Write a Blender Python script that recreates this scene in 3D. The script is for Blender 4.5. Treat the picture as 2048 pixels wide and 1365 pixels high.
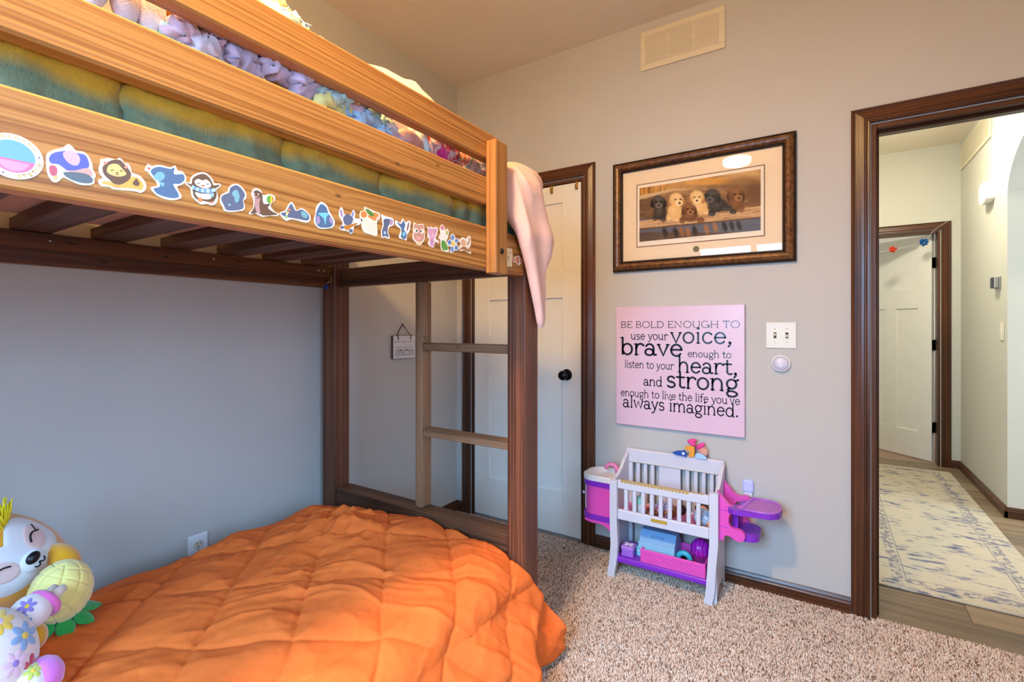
import bpy, math, random
import numpy as np
from mathutils import Vector, Matrix
random.seed(7); RNG = np.random.default_rng(11)
for o in list(bpy.data.objects): bpy.data.objects.remove(o)
SC = bpy.context.scene; COL = SC.collection
PI = math.pi
def lin(c):
    out = []
    for v in c[:3]:
        v = v/255.0
        out.append(v/12.92 if v <= .04045 else ((v+.055)/1.055)**2.4)
    return tuple(out)+(1.0,)
# ---------------------------------------------------------------- camera
cam = bpy.data.cameras.new('camera'); camo = bpy.data.objects.new('camera', cam); COL.objects.link(camo)
cam.sensor_width = 36.0; cam.lens = 36*970/2048; cam.shift_y = -(682.5-654)/2048
cam.clip_start = .02; cam.clip_end = 60
camo.location = (2.008, -2.456, 1.19); camo.rotation_euler = (PI/2, 0, math.radians(32.8))
SC.camera = camo
# ---------------------------------------------------------------- world, daylight, exposure
SC.view_settings.view_transform = 'Standard'; SC.view_settings.look = 'None'
SC.view_settings.gamma = 1.0; SC.view_settings.use_curve_mapping = False
SC.view_settings.exposure = -0.15
W = bpy.data.worlds.new('sky'); SC.world = W; W.use_nodes = True
bg = W.node_tree.nodes['Background']; bg.inputs[0].default_value = (.62, .78, 1.0, 1); bg.inputs[1].default_value = 1.0
def area(name, loc, rot, sx, sy, power, col, spread=180):
    l = bpy.data.lights.new(name, 'AREA'); l.spread = math.radians(spread); l.shape = 'RECTANGLE'; l.size = sx; l.size_y = sy
    l.energy = power; l.color = col
    o = bpy.data.objects.new(name, l); COL.objects.link(o); o.location = loc; o.rotation_euler = rot
    return o
DAY = (.30, .60, 1.0); LAMP = 410.0; HFILL = 165.0
# daylight through the two bedroom windows (behind the camera) and the window beyond the hall arch
for k, (wx, ww) in enumerate(((1.11, .5), (1.67, .5))):
    area('window_daylight', (wx, -3.57, 1.50), (PI/2-.66, 0, 0), ww, 1.36, 46, DAY, 112)
area('side_window_daylight', (3.28, -2.35, 1.42), (PI/2-.66, 0, PI/2), 1.14, 1.1, 36, DAY, 108)
area('hall_daylight', (4.5, 1.15, 1.45), (PI/2, 0, PI/2), 1.4, 1.6, 60, (.82, .92, 1.0))
area('far_room_fill', (3.6, 4.6, 1.4), (PI/2, 0, PI/2), 1.2, 1.2, 40, (.95, .95, .9))  # added light inside the windowless far room, brightens what shows past the door
# ---------------------------------------------------------------- mesh helpers
class MB:
    def __init__(s): s.v = []; s.f = []; s.c = []
    def add(s, vs, fs, col=None):
        n = len(s.v); s.v.extend([tuple(map(float, p)) for p in vs])
        for f in fs: s.f.append(tuple(i+n for i in f)); s.c.append(col)
        return s
    def box(s, x0, x1, y0, y1, z0, z1, b=.0, col=None, M=None):
        if x0 > x1: x0, x1 = x1, x0
        if y0 > y1: y0, y1 = y1, y0
        if z0 > z1: z0, z1 = z1, z0
        if b <= 0:
            vs = [(x, y, z) for z in (z0, z1) for y in (y0, y1) for x in (x0, x1)]
            fs = [(0,2,3,1),(4,5,7,6),(0,1,5,4),(2,6,7,3),(0,4,6,2),(1,3,7,5)]
        else:
            b = min(b, (x1-x0)*.45, (y1-y0)*.45, (z1-z0)*.45)
            vs = []; idx = {}
            for i, z in enumerate((z0, z1)):
                for j, y in enumerate((y0, y1)):
                    for k, x in enumerate((x0, x1)):
                        dx = b if k == 0 else -b; dy = b if j == 0 else -b; dz = b if i == 0 else -b
                        for a, p in enumerate(((x, y+dy, z+dz), (x+dx, y, z+dz), (x+dx, y+dy, z))):
                            idx[(k, j, i, a)] = len(vs); vs.append(p)
            I = lambda k, j, i, a: idx[(k, j, i, a)]
            fs = [(I(0,0,0,0),I(0,0,1,0),I(0,1,1,0),I(0,1,0,0)), (I(1,0,0,0),I(1,1,0,0),I(1,1,1,0),I(1,0,1,0)),
                  (I(0,0,0,1),I(1,0,0,1),I(1,0,1,1),I(0,0,1,1)), (I(0,1,0,1),I(0,1,1,1),I(1,1,1,1),I(1,1,0,1)),
                  (I(0,0,0,2),I(0,1,0,2),I(1,1,0,2),I(1,0,0,2)), (I(0,0,1,2),I(1,0,1,2),I(1,1,1,2),I(0,1,1,2))]
            for k in (0,1):
                for j in (0,1):
                    q = (I(k,j,0,0),I(k,j,1,0),I(k,j,1,1),I(k,j,0,1)); fs.append(q if (k+j) % 2 else q[::-1])
            for k in (0,1):
                for i in (0,1):
                    q = (I(k,0,i,0),I(k,1,i,0),I(k,1,i,2),I(k,0,i,2)); fs.append(q if (k+i) % 2 == 0 else q[::-1])
            for j in (0,1):
                for i in (0,1):
                    q = (I(0,j,i,1),I(1,j,i,1),I(1,j,i,2),I(0,j,i,2)); fs.append(q if (j+i) % 2 else q[::-1])
            for k in (0,1):
                for j in (0,1):
                    for i in (0,1):
                        q = (I(k,j,i,0),I(k,j,i,1),I(k,j,i,2)); fs.append(q if (k+j+i) % 2 else q[::-1])
        if M is not None: vs = [tuple(M @ Vector(p)) for p in vs]
        return s.add(vs, fs, col)
    def tube(s, pts, r, seg=8, caps=True, col=None, flat=1.0):
        pts = [Vector(p) for p in pts]; n = len(pts)
        rr = list(r) if hasattr(r, '__len__') else [r]*n
        up = None; vs = []
        for i in range(n):
            t = (pts[min(i+1, n-1)]-pts[max(i-1, 0)]).normalized()
            if up is None:
                up = Vector((0, 0, 1)) if abs(t.z) < .9 else Vector((1, 0, 0))
            a = t.cross(up).normalized(); bb = a.cross(t).normalized(); up = bb
            for k in range(seg):
                w = 2*PI*k/seg
                vs.append(pts[i]+a*(math.cos(w)*rr[i])+bb*(math.sin(w)*rr[i]*flat))
        fs = [(i*seg+k, i*seg+(k+1) % seg, (i+1)*seg+(k+1) % seg, (i+1)*seg+k) for i in range(n-1) for k in range(seg)]
        if caps: fs += [tuple(range(seg))[::-1], tuple((n-1)*seg+k for k in range(seg))]
        return s.add(vs, fs, col)
    def lathe(s, prof, seg=24, M=None, col=None):
        vs = []; n = len(prof)
        for r, z in prof:
            for k in range(seg):
                w = 2*PI*k/seg; vs.append((r*math.cos(w), r*math.sin(w), z))
        fs = [(i*seg+k, i*seg+(k+1) % seg, (i+1)*seg+(k+1) % seg, (i+1)*seg+k) for i in range(n-1) for k in range(seg)]
        fs += [tuple(range(seg))[::-1], tuple((n-1)*seg+k for k in range(seg))]
        if M is not None: vs = [tuple(M @ Vector(p)) for p in vs]
        return s.add(vs, fs, col)
    def ell(s, c, r, seg=20, rings=12, R=None, col=None, fn=None):
        vs = []; c = Vector(c)
        for i in range(rings+1):
            th = PI*i/rings
            for k in range(seg):
                ph = 2*PI*k/seg
                d = Vector((math.sin(th)*math.cos(ph), math.sin(th)*math.sin(ph), math.cos(th)))
                q = fn(d) if fn else 1.0
                p = Vector((d.x*r[0]*q, d.y*r[1]*q, d.z*r[2]*q))
                if R is not None: p = R @ p
                vs.append(c+p)
        fs = [(i*seg+k, (i+1)*seg+k, (i+1)*seg+(k+1) % seg, i*seg+(k+1) % seg) for i in range(rings) for k in range(seg)]
        return s.add(vs, fs, col)
    def prism(s, poly, fn, t0, t1, col=None, sidecol=None):
        n = len(poly)
        vs = [fn(a, b, t0) for a, b in poly]+[fn(a, b, t1) for a, b in poly]
        s.add(vs, [tuple(range(n))[::-1], tuple(range(n, 2*n))], col)
        return s.add(vs, [(i, (i+1) % n, n+(i+1) % n, n+i) for i in range(n)], sidecol or col)
    def poly(s, pts, col=None): return s.add(pts, [tuple(range(len(pts)))], col)
    def grid(s, P, col=None, close=False):
        a, b = P.shape[:2]; n = len(s.v)
        s.v.extend(map(tuple, P.reshape(-1, 3).tolist()))
        bb = b if close else b-1
        for i in range(a-1):
            for j in range(bb):
                j2 = (j+1) % b
                s.f.append((n+i*b+j, n+i*b+j2, n+(i+1)*b+j2, n+(i+1)*b+j)); s.c.append(col)
        return s
    def build(s, name, mat, parent=None, smooth=False, fix=False, angle=None):
        me = bpy.data.meshes.new(name); me.from_pydata(s.v, [], s.f)
        if fix:
            import bmesh
            bm = bmesh.new(); bm.from_mesh(me); bmesh.ops.recalc_face_normals(bm, faces=bm.faces); bm.to_mesh(me); bm.free()
        if any(c is not None for c in s.c):
            at = me.color_attributes.new('Col', 'FLOAT_COLOR', 'CORNER'); buf = []
            for p, c in zip(me.polygons, s.c):
                cc = lin(c if c is not None else (255, 255, 255)); buf.extend(cc*p.loop_total)
            at.data.foreach_set('color', buf)
        if smooth: me.polygons.foreach_set('use_smooth', [True]*len(me.polygons))
        if smooth and angle: me.set_sharp_from_angle(angle=math.radians(angle))
        me.materials.append(mat); me.update()
        o = bpy.data.objects.new(name, me); COL.objects.link(o)
        if parent is not None: o.parent = parent; o.matrix_parent_inverse = Matrix.Identity(4)
        return o
def npmesh(name, V, F, mat, parent=None, colors=None, smooth=True):
    me = bpy.data.meshes.new(name); me.from_pydata(np.asarray(V).tolist(), [], np.asarray(F).tolist())
    if colors is not None:
        at = me.color_attributes.new('Col', 'FLOAT_COLOR', 'POINT')
        c = np.ones((len(V), 4), dtype=np.float32); c[:, :3] = colors; at.data.foreach_set('color', c.ravel())
    if smooth: me.polygons.foreach_set('use_smooth', [True]*len(me.polygons))
    me.materials.append(mat); me.update()
    o = bpy.data.objects.new(name, me); COL.objects.link(o)
    if parent is not None: o.parent = parent
    return o
def gridfaces(a, b, close=False):
    i, j = np.meshgrid(np.arange(a-1), np.arange(b if close else b-1), indexing='ij'); j2 = (j+1) % b
    return np.stack([i*b+j, i*b+j2, (i+1)*b+j2, (i+1)*b+j], -1).reshape(-1, 4)
def tag(o, label, cat, group=None):
    o['label'] = label; o['category'] = cat
    if group: o['group'] = group
    return o
def thing(name, label, cat, group=None, loc=(0, 0, 0)):
    o = bpy.data.objects.new(name, None); o.empty_display_size = .05; COL.objects.link(o); o.location = loc
    return tag(o, label, cat, group)
def struct(o): o['kind'] = 'structure'; return o
def B1(name, dims, mat, parent=None, b=.002): return MB().box(*dims, b=b).build(name, mat, parent)
# value noise / fbm for cloth
def vnoise(x, y, seed=0):
    x = np.asarray(x, float); y = np.asarray(y, float)
    xi = np.floor(x).astype(int); yi = np.floor(y).astype(int); fx = x-xi; fy = y-yi
    fx = fx*fx*(3-2*fx); fy = fy*fy*(3-2*fy)
    def h(a, b):
        n = (a*374761393+b*668265263+seed*974634211) & 0x7fffffff
        n = ((n ^ (n >> 13))*1274126177) & 0x7fffffff
        return ((n ^ (n >> 16)) & 0xffff)/65535.0
    return (h(xi, yi)*(1-fx)+h(xi+1, yi)*fx)*(1-fy)+(h(xi, yi+1)*(1-fx)+h(xi+1, yi+1)*fx)*fy
def fbm(x, y, o=3, seed=0):
    s = 0; a = .5
    for k in range(o): s = s+a*(vnoise(x*2**k, y*2**k, seed+k)-.5)*2; a *= .5
    return s
def ridge(x, y, seed=0): return 1-np.abs(2*vnoise(x, y, seed)-1)
def sstep(a, b, x):
    t = np.clip((np.asarray(x, float)-a)/(b-a), 0, 1); return t*t*(3-2*t)
def smooth(pts, n=6):
    p = [Vector(q) for q in pts]; N = len(p); o = []
    for i in range(N):
        a, b, c, d = p[i-1], p[i], p[(i+1) % N], p[(i+2) % N]
        for k in range(n):
            t_ = k/n; o.append(tuple(.5*((2*b)+(c-a)*t_+(2*a-5*b+4*c-d)*t_*t_+(3*b-a-3*c+d)*t_**3)))
    return o
# ---------------------------------------------------------------- material helpers
class NT:
    def __init__(s, name):
        s.m = bpy.data.materials.new(name); s.m.use_nodes = True; s.t = s.m.node_tree; s.b = s.t.nodes['Principled BSDF']
    def n(s, ty, **kw):
        nd = s.t.nodes.new(ty)
        for k, v in kw.items(): setattr(nd, k, v)
        return nd
    def l(s, a, b): s.t.links.new(a, b)
    def val(s, sock, v):
        if hasattr(v, 'is_output'): s.l(v, sock)
        else: sock.default_value = v
    def math(s, op, a, b=None, c=None, clamp=False):
        nd = s.n('ShaderNodeMath', operation=op, use_clamp=clamp); s.val(nd.inputs[0], a)
        if b is not None: s.val(nd.inputs[1], b)
        if c is not None: s.val(nd.inputs[2], c)
        return nd.outputs[0]
    def xyz(s, src='Object'):
        tc = s.n('ShaderNodeTexCoord'); sp = s.n('ShaderNodeSeparateXYZ'); s.l(tc.outputs[src], sp.inputs[0]); return sp.outputs
    def comb(s, a, b, c):
        nd = s.n('ShaderNodeCombineXYZ')
        for i, v in enumerate((a, b, c)): s.val(nd.inputs[i], v)
        return nd.outputs[0]
    def noise(s, vec=None, scale=5, detail=2, rough=.5, dist=0):
        nd = s.n('ShaderNodeTexNoise'); nd.inputs['Scale'].default_value = scale; nd.inputs['Detail'].default_value = detail
        nd.inputs['Roughness'].default_value = rough; nd.inputs['Distortion'].default_value = dist
        if vec is None: vec = s.n('ShaderNodeTexCoord').outputs['Object']
        s.l(vec, nd.inputs['Vector']); return nd.outputs['Fac']
    def ramp(s, fac, stops):
        nd = s.n('ShaderNodeValToRGB'); s.l(fac, nd.inputs[0]); e = nd.color_ramp.elements
        while len(e) < len(stops): e.new(.5)
        for k, (p, c) in enumerate(stops): e[k].position = p; e[k].color = lin(c) if max(c) > 1 else (*c, 1)
        return nd.outputs[0]
    def mix(s, f, a, b, mode='MIX'):
        nd = s.n('ShaderNodeMix', data_type='RGBA', blend_type=mode); s.val(nd.inputs[0], f); s.val(nd.inputs[6], a); s.val(nd.inputs[7], b); return nd.outputs[2]
    def bump(s, h, strength=.3, dist=.002):
        nd = s.n('ShaderNodeBump'); nd.inputs['Strength'].default_value = strength; nd.inputs['Distance'].default_value = dist
        s.l(h, nd.inputs['Height']); s.l(nd.outputs[0], s.b.inputs['Normal'])
    def base(s, c): s.val(s.b.inputs['Base Color'], c)
    def set(s, rough=.5, spec=.5, metal=0, sheen=0, coat=0):
        i = s.b.inputs; i['Roughness'].default_value = rough; i['Specular IOR Level'].default_value = spec; i['Metallic'].default_value = metal
        i['Sheen Weight'].default_value = sheen; i['Sheen Roughness'].default_value = .5; i['Coat Weight'].default_value = coat; return s
def plain(name, col, rough=.5, spec=.4, metal=0, bump=None, var=None, sheen=0, coat=0):
    t = NT(name); t.set(rough, spec, metal, sheen, coat); c = lin(col)
    nz = t.noise(scale=(var[0] if var else 14), detail=3)
    c2 = lin(var[1]) if var else tuple(min(1, q*.93) for q in c[:3])+(1,)
    t.base(t.mix(nz, c, c2))
    if bump: t.bump(t.noise(scale=bump[0], detail=3), bump[1], bump[2] if len(bump) > 2 else .002)
    return t.m
def vcol(name, rough=.6, spec=.3, bump=None, sheen=0, amt=.0, scale=200):
    t = NT(name); t.set(rough, spec, 0, sheen); a = t.n('ShaderNodeAttribute', attribute_name='Col')
    if amt:
        nz = t.noise(scale=scale, detail=2); k = t.math('MULTIPLY_ADD', nz, amt, 1-amt*.5)
        mm = t.n('ShaderNodeVectorMath', operation='SCALE'); t.l(a.outputs['Color'], mm.inputs[0]); t.l(k, mm.inputs['Scale']); t.base(mm.outputs[0])
    else: t.base(a.outputs['Color'])
    if bump: t.bump(t.noise(scale=bump[0], detail=3), bump[1], bump[2])
    return t.m
def wood(name, dark, mid, light, axis, freq=95, warp=7, rough=.45, knots=(), fine=.35, contrast=1.0):
    t = NT(name); t.set(rough, .4, 0, 0, .0); X = t.xyz()
    rnd = t.n('ShaderNodeObjectInfo').outputs['Random']; off = t.math('MULTIPLY', rnd, 37.0)
    al = {'X': 0, 'Y': 1, 'Z': 2}[axis]; o2 = [i for i in (2, 1, 0) if i != al]
    A_, a_, b_ = X[al], X[o2[0]], X[o2[1]]
    wv = t.noise(t.comb(t.math('MULTIPLY_ADD', A_, 1.1, off), t.math('MULTIPLY', a_, 7.0), t.math('MULTIPLY', b_, 7.0)), 1.0, 2, .5)
    ph = t.math('MULTIPLY', wv, warp)
    ph = t.math('ADD', ph, t.math('MULTIPLY', t.math('MULTIPLY_ADD', b_, .55, a_), freq)); kd = None
    for (ka, kb, kr) in knots:
        d1 = t.math('MULTIPLY', t.math('SUBTRACT', A_, ka), .38); d2 = t.math('SUBTRACT', a_, kb)
        d = t.math('SQRT', t.math('ADD', t.math('MULTIPLY', d1, d1), t.math('MULTIPLY', d2, d2)))
        g = t.math('POWER', 2.718, t.math('MULTIPLY', t.math('DIVIDE', d, kr), -1.0))
        ph = t.math('ADD', ph, t.math('MULTIPLY', g, 9.0))
        q = t.math('POWER', 2.718, t.math('MULTIPLY', t.math('POWER', t.math('DIVIDE', d, kr*.33), 2.0), -1.0))
        kd = q if kd is None else t.math('MAXIMUM', kd, q)
    rg = t.noise(t.comb(t.math('MULTIPLY', ph, .159), t.math('MULTIPLY_ADD', A_, .5, off), 0.0), 1.0, 3, .55)
    rg = t.math('MULTIPLY_ADD', t.math('SUBTRACT', rg, .5), 2.4, .5, clamp=True)
    fn = t.noise(t.comb(t.math('MULTIPLY_ADD', A_, 5, off), t.math('MULTIPLY', a_, 260), t.math('MULTIPLY', b_, 260)), 1.0, 2, .6)
    bl = t.noise(t.comb(t.math('MULTIPLY_ADD', A_, 1.7, off), t.math('MULTIPLY', a_, 6), t.math('MULTIPLY', b_, 6)), 1.0, 3, .6)
    f = t.math('ADD', t.math('MULTIPLY', rg, .46*contrast), t.math('ADD', t.math('MULTIPLY', fn, fine), t.math('MULTIPLY', bl, .42)), clamp=True)
    c = t.ramp(f, ((.22, dark), (.52, mid), (.85, light)))
    if kd is not None: c = t.mix(t.math('MULTIPLY', kd, .8), c, lin(tuple(q*.45 for q in dark)))
    t.base(c); t.bump(t.math('ADD', rg, fn), .25, .0012)
    return t.m
# ---------------------------------------------------------------- materials for the shell
def wallmat(name, col):
    t = NT(name); t.set(.62, .35); nz = t.noise(scale=2.2, detail=2)
    t.base(t.mix(nz, lin(col), lin(tuple(q*.96 for q in col)))); t.bump(t.noise(scale=260, detail=3, rough=.6), .22, .0012); return t.m
m_wall = wallmat('painted_wall', (195, 192, 186)); m_hallwall = wallmat('hall_wall_paint', (206, 204, 192))
t = NT('textured_ceiling'); t.set(.9, .2); t.base(lin((244, 232, 214))); t.bump(t.noise(scale=90, detail=5, rough=.7), .8, .004); m_ceil = t.m
m_white = plain('white_door_paint', (240, 237, 228), .42, .4); m_plate = plain('ivory_plastic', (232, 226, 208), .35, .5)
m_vent = plain('cream_vent_enamel', (222, 211, 184), .45, .4); m_ventdark = plain('vent_duct_shade', (84, 74, 54), .8, .2)
TRIM = ((34, 20, 14), (66, 38, 24), (104, 62, 36))
m_trimX = wood('dark_trim_x', *TRIM, 'X', 700, 6, .3); m_trimY = wood('dark_trim_y', *TRIM, 'Y', 700, 6, .3); m_trimZ = wood('dark_trim_z', *TRIM, 'Z', 700, 6, .3)
m_black = plain('black_bronze', (22, 18, 18), .3, .5, .6); m_brass = plain('dull_brass', (176, 148, 84), .35, .5, .9)
m_steel = plain('zinc_screw', (190, 186, 176), .3, .5, 1.0)
H = 2.744; T = .12
X1 = 3.15; Y0 = -3.45          # right wall, rear wall
def wallbox(name, boxes, mat):
    mb = MB()
    for b in boxes: mb.box(*b)
    return struct(mb.build(name, mat))
# room shell (wall_left = bed wall, wall_back = wall with both doors)
wallbox('wall_left', [(-T, 0, Y0-T, T, 0, H)], m_wall)
CL0, CL1, DR0, DR1, DH = .117, .896, 2.168, 2.945, 2.015      # closet and doorway openings
wallbox('wall_back', [(0, CL0, 0, T, 0, H), (CL0, CL1, 0, T, DH, H), (CL1, DR0, 0, T, 0, H), (DR0, DR1, 0, T, DH, H), (DR1, X1+T, 0, T, 0, H)], m_wall)
WN = ((.86, 1.36), (1.42, 1.92)); WZ0, WZ1 = .85, 2.12
wallbox('wall_rear', [(0, WN[0][0], Y0-T, Y0, 0, H), (WN[0][1], WN[1][0], Y0-T, Y0, 0, H), (WN[1][1], X1, Y0-T, Y0, 0, H)] +
        [(a, b, Y0-T, Y0, 0, WZ0) for a, b in WN]+[(a, b, Y0-T, Y0, WZ1, H) for a, b in WN], m_wall)
wallbox('wall_right', [(X1, X1+T, Y0-T, -2.95, 0, H), (X1, X1+T, -1.75, 0, 0, H), (X1, X1+T, -2.95, -1.75, 0, WZ0), (X1, X1+T, -2.95, -1.75, WZ1, H)], m_wall)
struct(B1('ceiling', (-T, X1+T, Y0-T, T, H, H+.1), m_ceil, b=0))
def winframe(name, axis, a0, a1, p0, p1):
    # sash, meeting rail and pane of one window; axis 'x' = set in the rear wall, 'y' = in the right wall
    r = bpy.data.objects.new(name, None); COL.objects.link(r); struct(r)
    def bx(n, u0, u1, z0, z1, d0, d1, m):
        return B1(n, (u0, u1, d0, d1, z0, z1) if axis == 'x' else (d0, d1, u0, u1, z0, z1), m, r, .003)
    w = .045
    for n, q in (('window_frame', (a0, a1, WZ0, WZ0+w)), ('window_frame', (a0, a1, WZ1-w, WZ1)), ('window_frame', (a0, a0+w, WZ0+w, WZ1-w)), ('window_frame', (a1-w, a1, WZ0+w, WZ1-w)), ('meeting_rail', (a0+w, a1-w, 1.42, 1.46))):
        bx(n, *q, p0, p1, m_white)
    return r
for k, (a, b) in enumerate(WN): winframe('window_%d' % (k+1), 'x', a, b, Y0-.08, Y0-.03)
winframe('window_3', 'y', -2.95, -1.75, X1+.03, X1+.08)
# hall shell
HX0, HX1, HY1 = 1.86, 2.966, 2.99
wallbox('wall_hall_left', [(HX0-T, HX0, T, HY1+T, 0, H)], m_hallwall)
HD0, HD1 = 2.075, 2.837
wallbox('wall_hall_far', [(HX0, HD0, HY1, HY1+T, 0, H), (HD0, HD1, HY1, HY1+T, DH, H), (HD1, HX1+.5, HY1, HY1+T, 0, H)], m_hallwall)
AY0, AY1, AZ = .52, 1.76, 2.0
mb = MB(); arch = [(HY1, 0), (AY1, 0), (AY1, AZ)]
arch += [((AY0+AY1)/2+(AY1-AY0)/2*math.cos(a), AZ+.34*math.sin(a)) for a in np.linspace(0, PI, 25)[1:-1]]
arch += [(AY0, AZ), (AY0, 0), (T, 0), (T, H), (HY1, H)]
mb.prism(arch, lambda a, b, t: (t, a, b), HX1, HX1+.14); struct(mb.build('wall_hall_right', m_hallwall, fix=True))
struct(B1('ceiling_hall', (HX0-T, HX1+2.2, T, HY1+T, H-.01, H+.1), m_ceil, b=0))
# space beyond the arch and room beyond the far door: plain walls so that light stays indoors
wallbox('wall_side_room', [(HX1+.14, 4.7, HY1, HY1+T, 0, H), (HX1+.14, 4.7, 0, T, 0, H), (4.7, 4.8, 0, HY1, 0, .5), (4.7, 4.8, 0, HY1, 2.3, H), (4.7, 4.8, 0, .35, .5, 2.3), (4.7, 4.8, 1.95, HY1, .5, 2.3)], m_hallwall)
wallbox('wall_far_room', [(1.2, 1.3, HY1+T, 5.6, 0, H), (1.2, 4.0, 5.6, 5.7, 0, H), (3.9, 4.0, HY1+T, 5.6, 0, H)], m_hallwall)
struct(B1('ceiling_far_room', (1.2, 4.0, HY1+T, 5.7, H, H+.1), m_ceil, b=0))
wallbox('wall_closet', [(-T, 1.1, .75, .85, 0, H), (-T, 0, T, .75, 0, H), (1.0, 1.1, T, .75, 0, H), (-T, 1.1, T, .75, DH+.15, DH+.2), (-T, 1.1, .012, .75, -.05, 0)], m_wall)
# ---------------------------------------------------------------- casings, jambs and baseboards
def casing_profile(w, d): return [(0, 0), (0, d*.55), (w*.1, d*.8), (w*.2, d*.62), (w*.28, d*.7), (w*.55, d*.95), (w*.68, d), (w*.72, d*.72), (w*.8, d*.72), (w*.86, d*.95), (w*.96, d), (w, d*.8), (w, 0)]
def casing(name, x0, x1, ztop, yw, sgn, label, w=.064, d=.018, jamb=(0, T), left_floor=0.0):
    # mitred casing round an opening on the wall plane y=yw, facing sgn; a child piece per side
    r = bpy.data.objects.new(name, None); COL.objects.link(r); struct(r); r['label'] = label
    pr = [(w-p, q) for p, q in casing_profile(w, d)]     # p: distance outwards from the opening edge
    def side(pts, m, nm):
        mb = MB(); n = len(pr)
        vs = [f for P in pts for f in P]
        mb.add(vs, [(k, (k+1) % n, n+(k+1) % n, n+k) for k in range(n)]+[tuple(range(n))[::-1], tuple(range(n, 2*n))]); mb.build(nm, m, r, fix=True)
    g = .004
    for sx, xe in ((-1, x0), (1, x1)):
        side([[(xe+sx*(p+g), yw+sgn*q, left_floor) for p, q in pr], [(xe+sx*(p+g), yw+sgn*q, ztop+p+g) for p, q in pr]], m_trimZ, 'side_casing')
    side([[(x0-p-g, yw+sgn*q, ztop+p+g) for p, q in pr], [(x1+p+g, yw+sgn*q, ztop+p+g) for p, q in pr]], m_trimX, 'head_casing')
    if jamb:
        j0, j1 = jamb; th = .018
        B1('side_jamb', (x0, x0+th, j0, j1, 0, ztop), m_trimZ, r); B1('side_jamb', (x1-th, x1, j0, j1, 0, ztop), m_trimZ, r)
        B1('head_jamb', (x0+th, x1-th, j0, j1, ztop-th, ztop), m_trimX, r)
    return r
casing('trim_1', CL0, CL1, DH, 0, -1, 'dark brown moulded casing around the white closet door')
tr2 = casing('trim_2', DR0, DR1, DH, 0, -1, 'dark brown moulded casing around the open doorway to the hall')
for sx, n in ((DR0+.018, 1), (DR1-.018, -1)):      # door stops in the open doorway
    B1('door_stop', (sx, sx+n*.011, .045, .085, 0, DH-.018), m_trimZ, tr2)
B1('door_stop', (DR0+.018, DR1-.018, .045, .085, DH-.03, DH-.018), m_trimX, tr2)
for zz in (.98,): B1('strike_plate', (DR0+.0175, DR0+.0195, .012, .042, zz-.035, zz+.035), m_black, tr2)
tr3 = casing('trim_3', HD0, HD1, DH, HY1, -1, 'dark brown moulded casing around the far white hall door', jamb=(HY1, HY1+T))
# casing on the hall side of the bedroom doorway
casing('trim_4', DR0, DR1, DH, T, 1, 'dark brown casing on the hall side of the bedroom doorway', jamb=None)
def baseboard(name, p0, p1, nx, ny, label, h=.066, d=.014):
    # profile extruded along p0 -> p1, standing off the wall along (nx, ny)
    pr = [(0, 0), (d, 0), (d, h*.62), (d*.72, h*.72), (d*.72, h*.8), (d*.4, h*.95), (d*.25, h), (0, h)]; n = len(pr); mb = MB()
    vs = [(p[0]+nx*q, p[1]+ny*q, z) for p in (p0, p1) for q, z in pr]
    mb.add(vs, [(k, (k+1) % n, n+(k+1) % n, n+k) for k in range(n)]+[tuple(range(n))[::-1], tuple(range(n, 2*n))])
    o = struct(mb.build(name, m_trimX if abs(ny) > .5 else m_trimY, fix=True)); o['label'] = label; return o
baseboard('baseboard_left', (0, Y0), (0, 0), 1, 0, 'dark baseboard along the wall behind the bunk bed')
baseboard('baseboard_corner', (0, 0), (CL0-.07, 0), 0, -1, 'short dark baseboard between room corner and closet casing')
baseboard('baseboard_back', (CL1+.07, 0), (DR0-.07, 0), 0, -1, 'dark baseboard behind the doll crib')
baseboard('baseboard_right', (X1, Y0), (X1, 0), -1, 0, 'dark baseboard along the wall right of the doorway')
baseboard('baseboard_rear', (0, Y0), (X1, Y0), 0, 1, 'dark baseboard under the bedroom windows')
baseboard('baseboard_hall_right', (HX1, AY1-.014), (HX1, HY1), -1, 0, 'dark glossy baseboard along the hall wall below the thermostat')
baseboard('baseboard_arch', (HX1-.014, AY1), (HX1+.14, AY1), 0, -1, 'dark baseboard wrapping the foot of the hall archway')
baseboard('baseboard_hall_far', (HD1+.07, HY1), (HX1, HY1), 0, -1, 'short dark baseboard right of the far hall door')
baseboard('baseboard_hall_left', (HX0, T), (HX0, HY1), 1, 0, 'dark baseboard on the left hall wall')
# ---------------------------------------------------------------- doors: one wide top panel over two tall panels
def panel_door(name, w, h, label, th=.035):
    r = bpy.data.objects.new(name, None); COL.objects.link(r); struct(r); r['label'] = label
    st, rail = .115, .12
    z = [.0, .24, h-.64, h-.46, h-.10, h]       # bottom rail, tall panels, lock rail, top panel, top rail
    B1('stile', (0, st, 0, th, 0, h), m_white, r); B1('stile', (w-st, w, 0, th, 0, h), m_white, r)
    B1('mullion', (w/2-.055, w/2+.055, 0, th, z[1], z[2]), m_white, r)
    for a, b in ((z[0], z[1]), (z[2], z[3]), (z[4], z[5])): B1('rail', (st, w-st, 0, th, a, b), m_white, r, .0015)
    for a, b, c, d in ((st, w/2-.055, z[1], z[2]), (w/2+.055, w-st, z[1], z[2]), (st, w-st, z[3], z[4])):
        B1('panel', (a-.004, b+.004, .011, th-.011, c-.004, d+.004), m_white, r)
    return r
def knob(parent, x, y, z, sgn):
    M = Matrix.Translation((x, y, z)) @ Matrix.Rotation(PI/2*(1 if sgn < 0 else -1), 4, 'X')
    k = MB().lathe([(.0, 0), (.031, 0), (.032, .004), (.028, .009), (.012, .012), (.011, .03), (.018, .036), (.026, .045), (.0275, .055), (.024, .064), (.012, .069), (.0, .07)], 24, M).build('door_knob', m_black, parent, True, angle=40)
    return k
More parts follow.
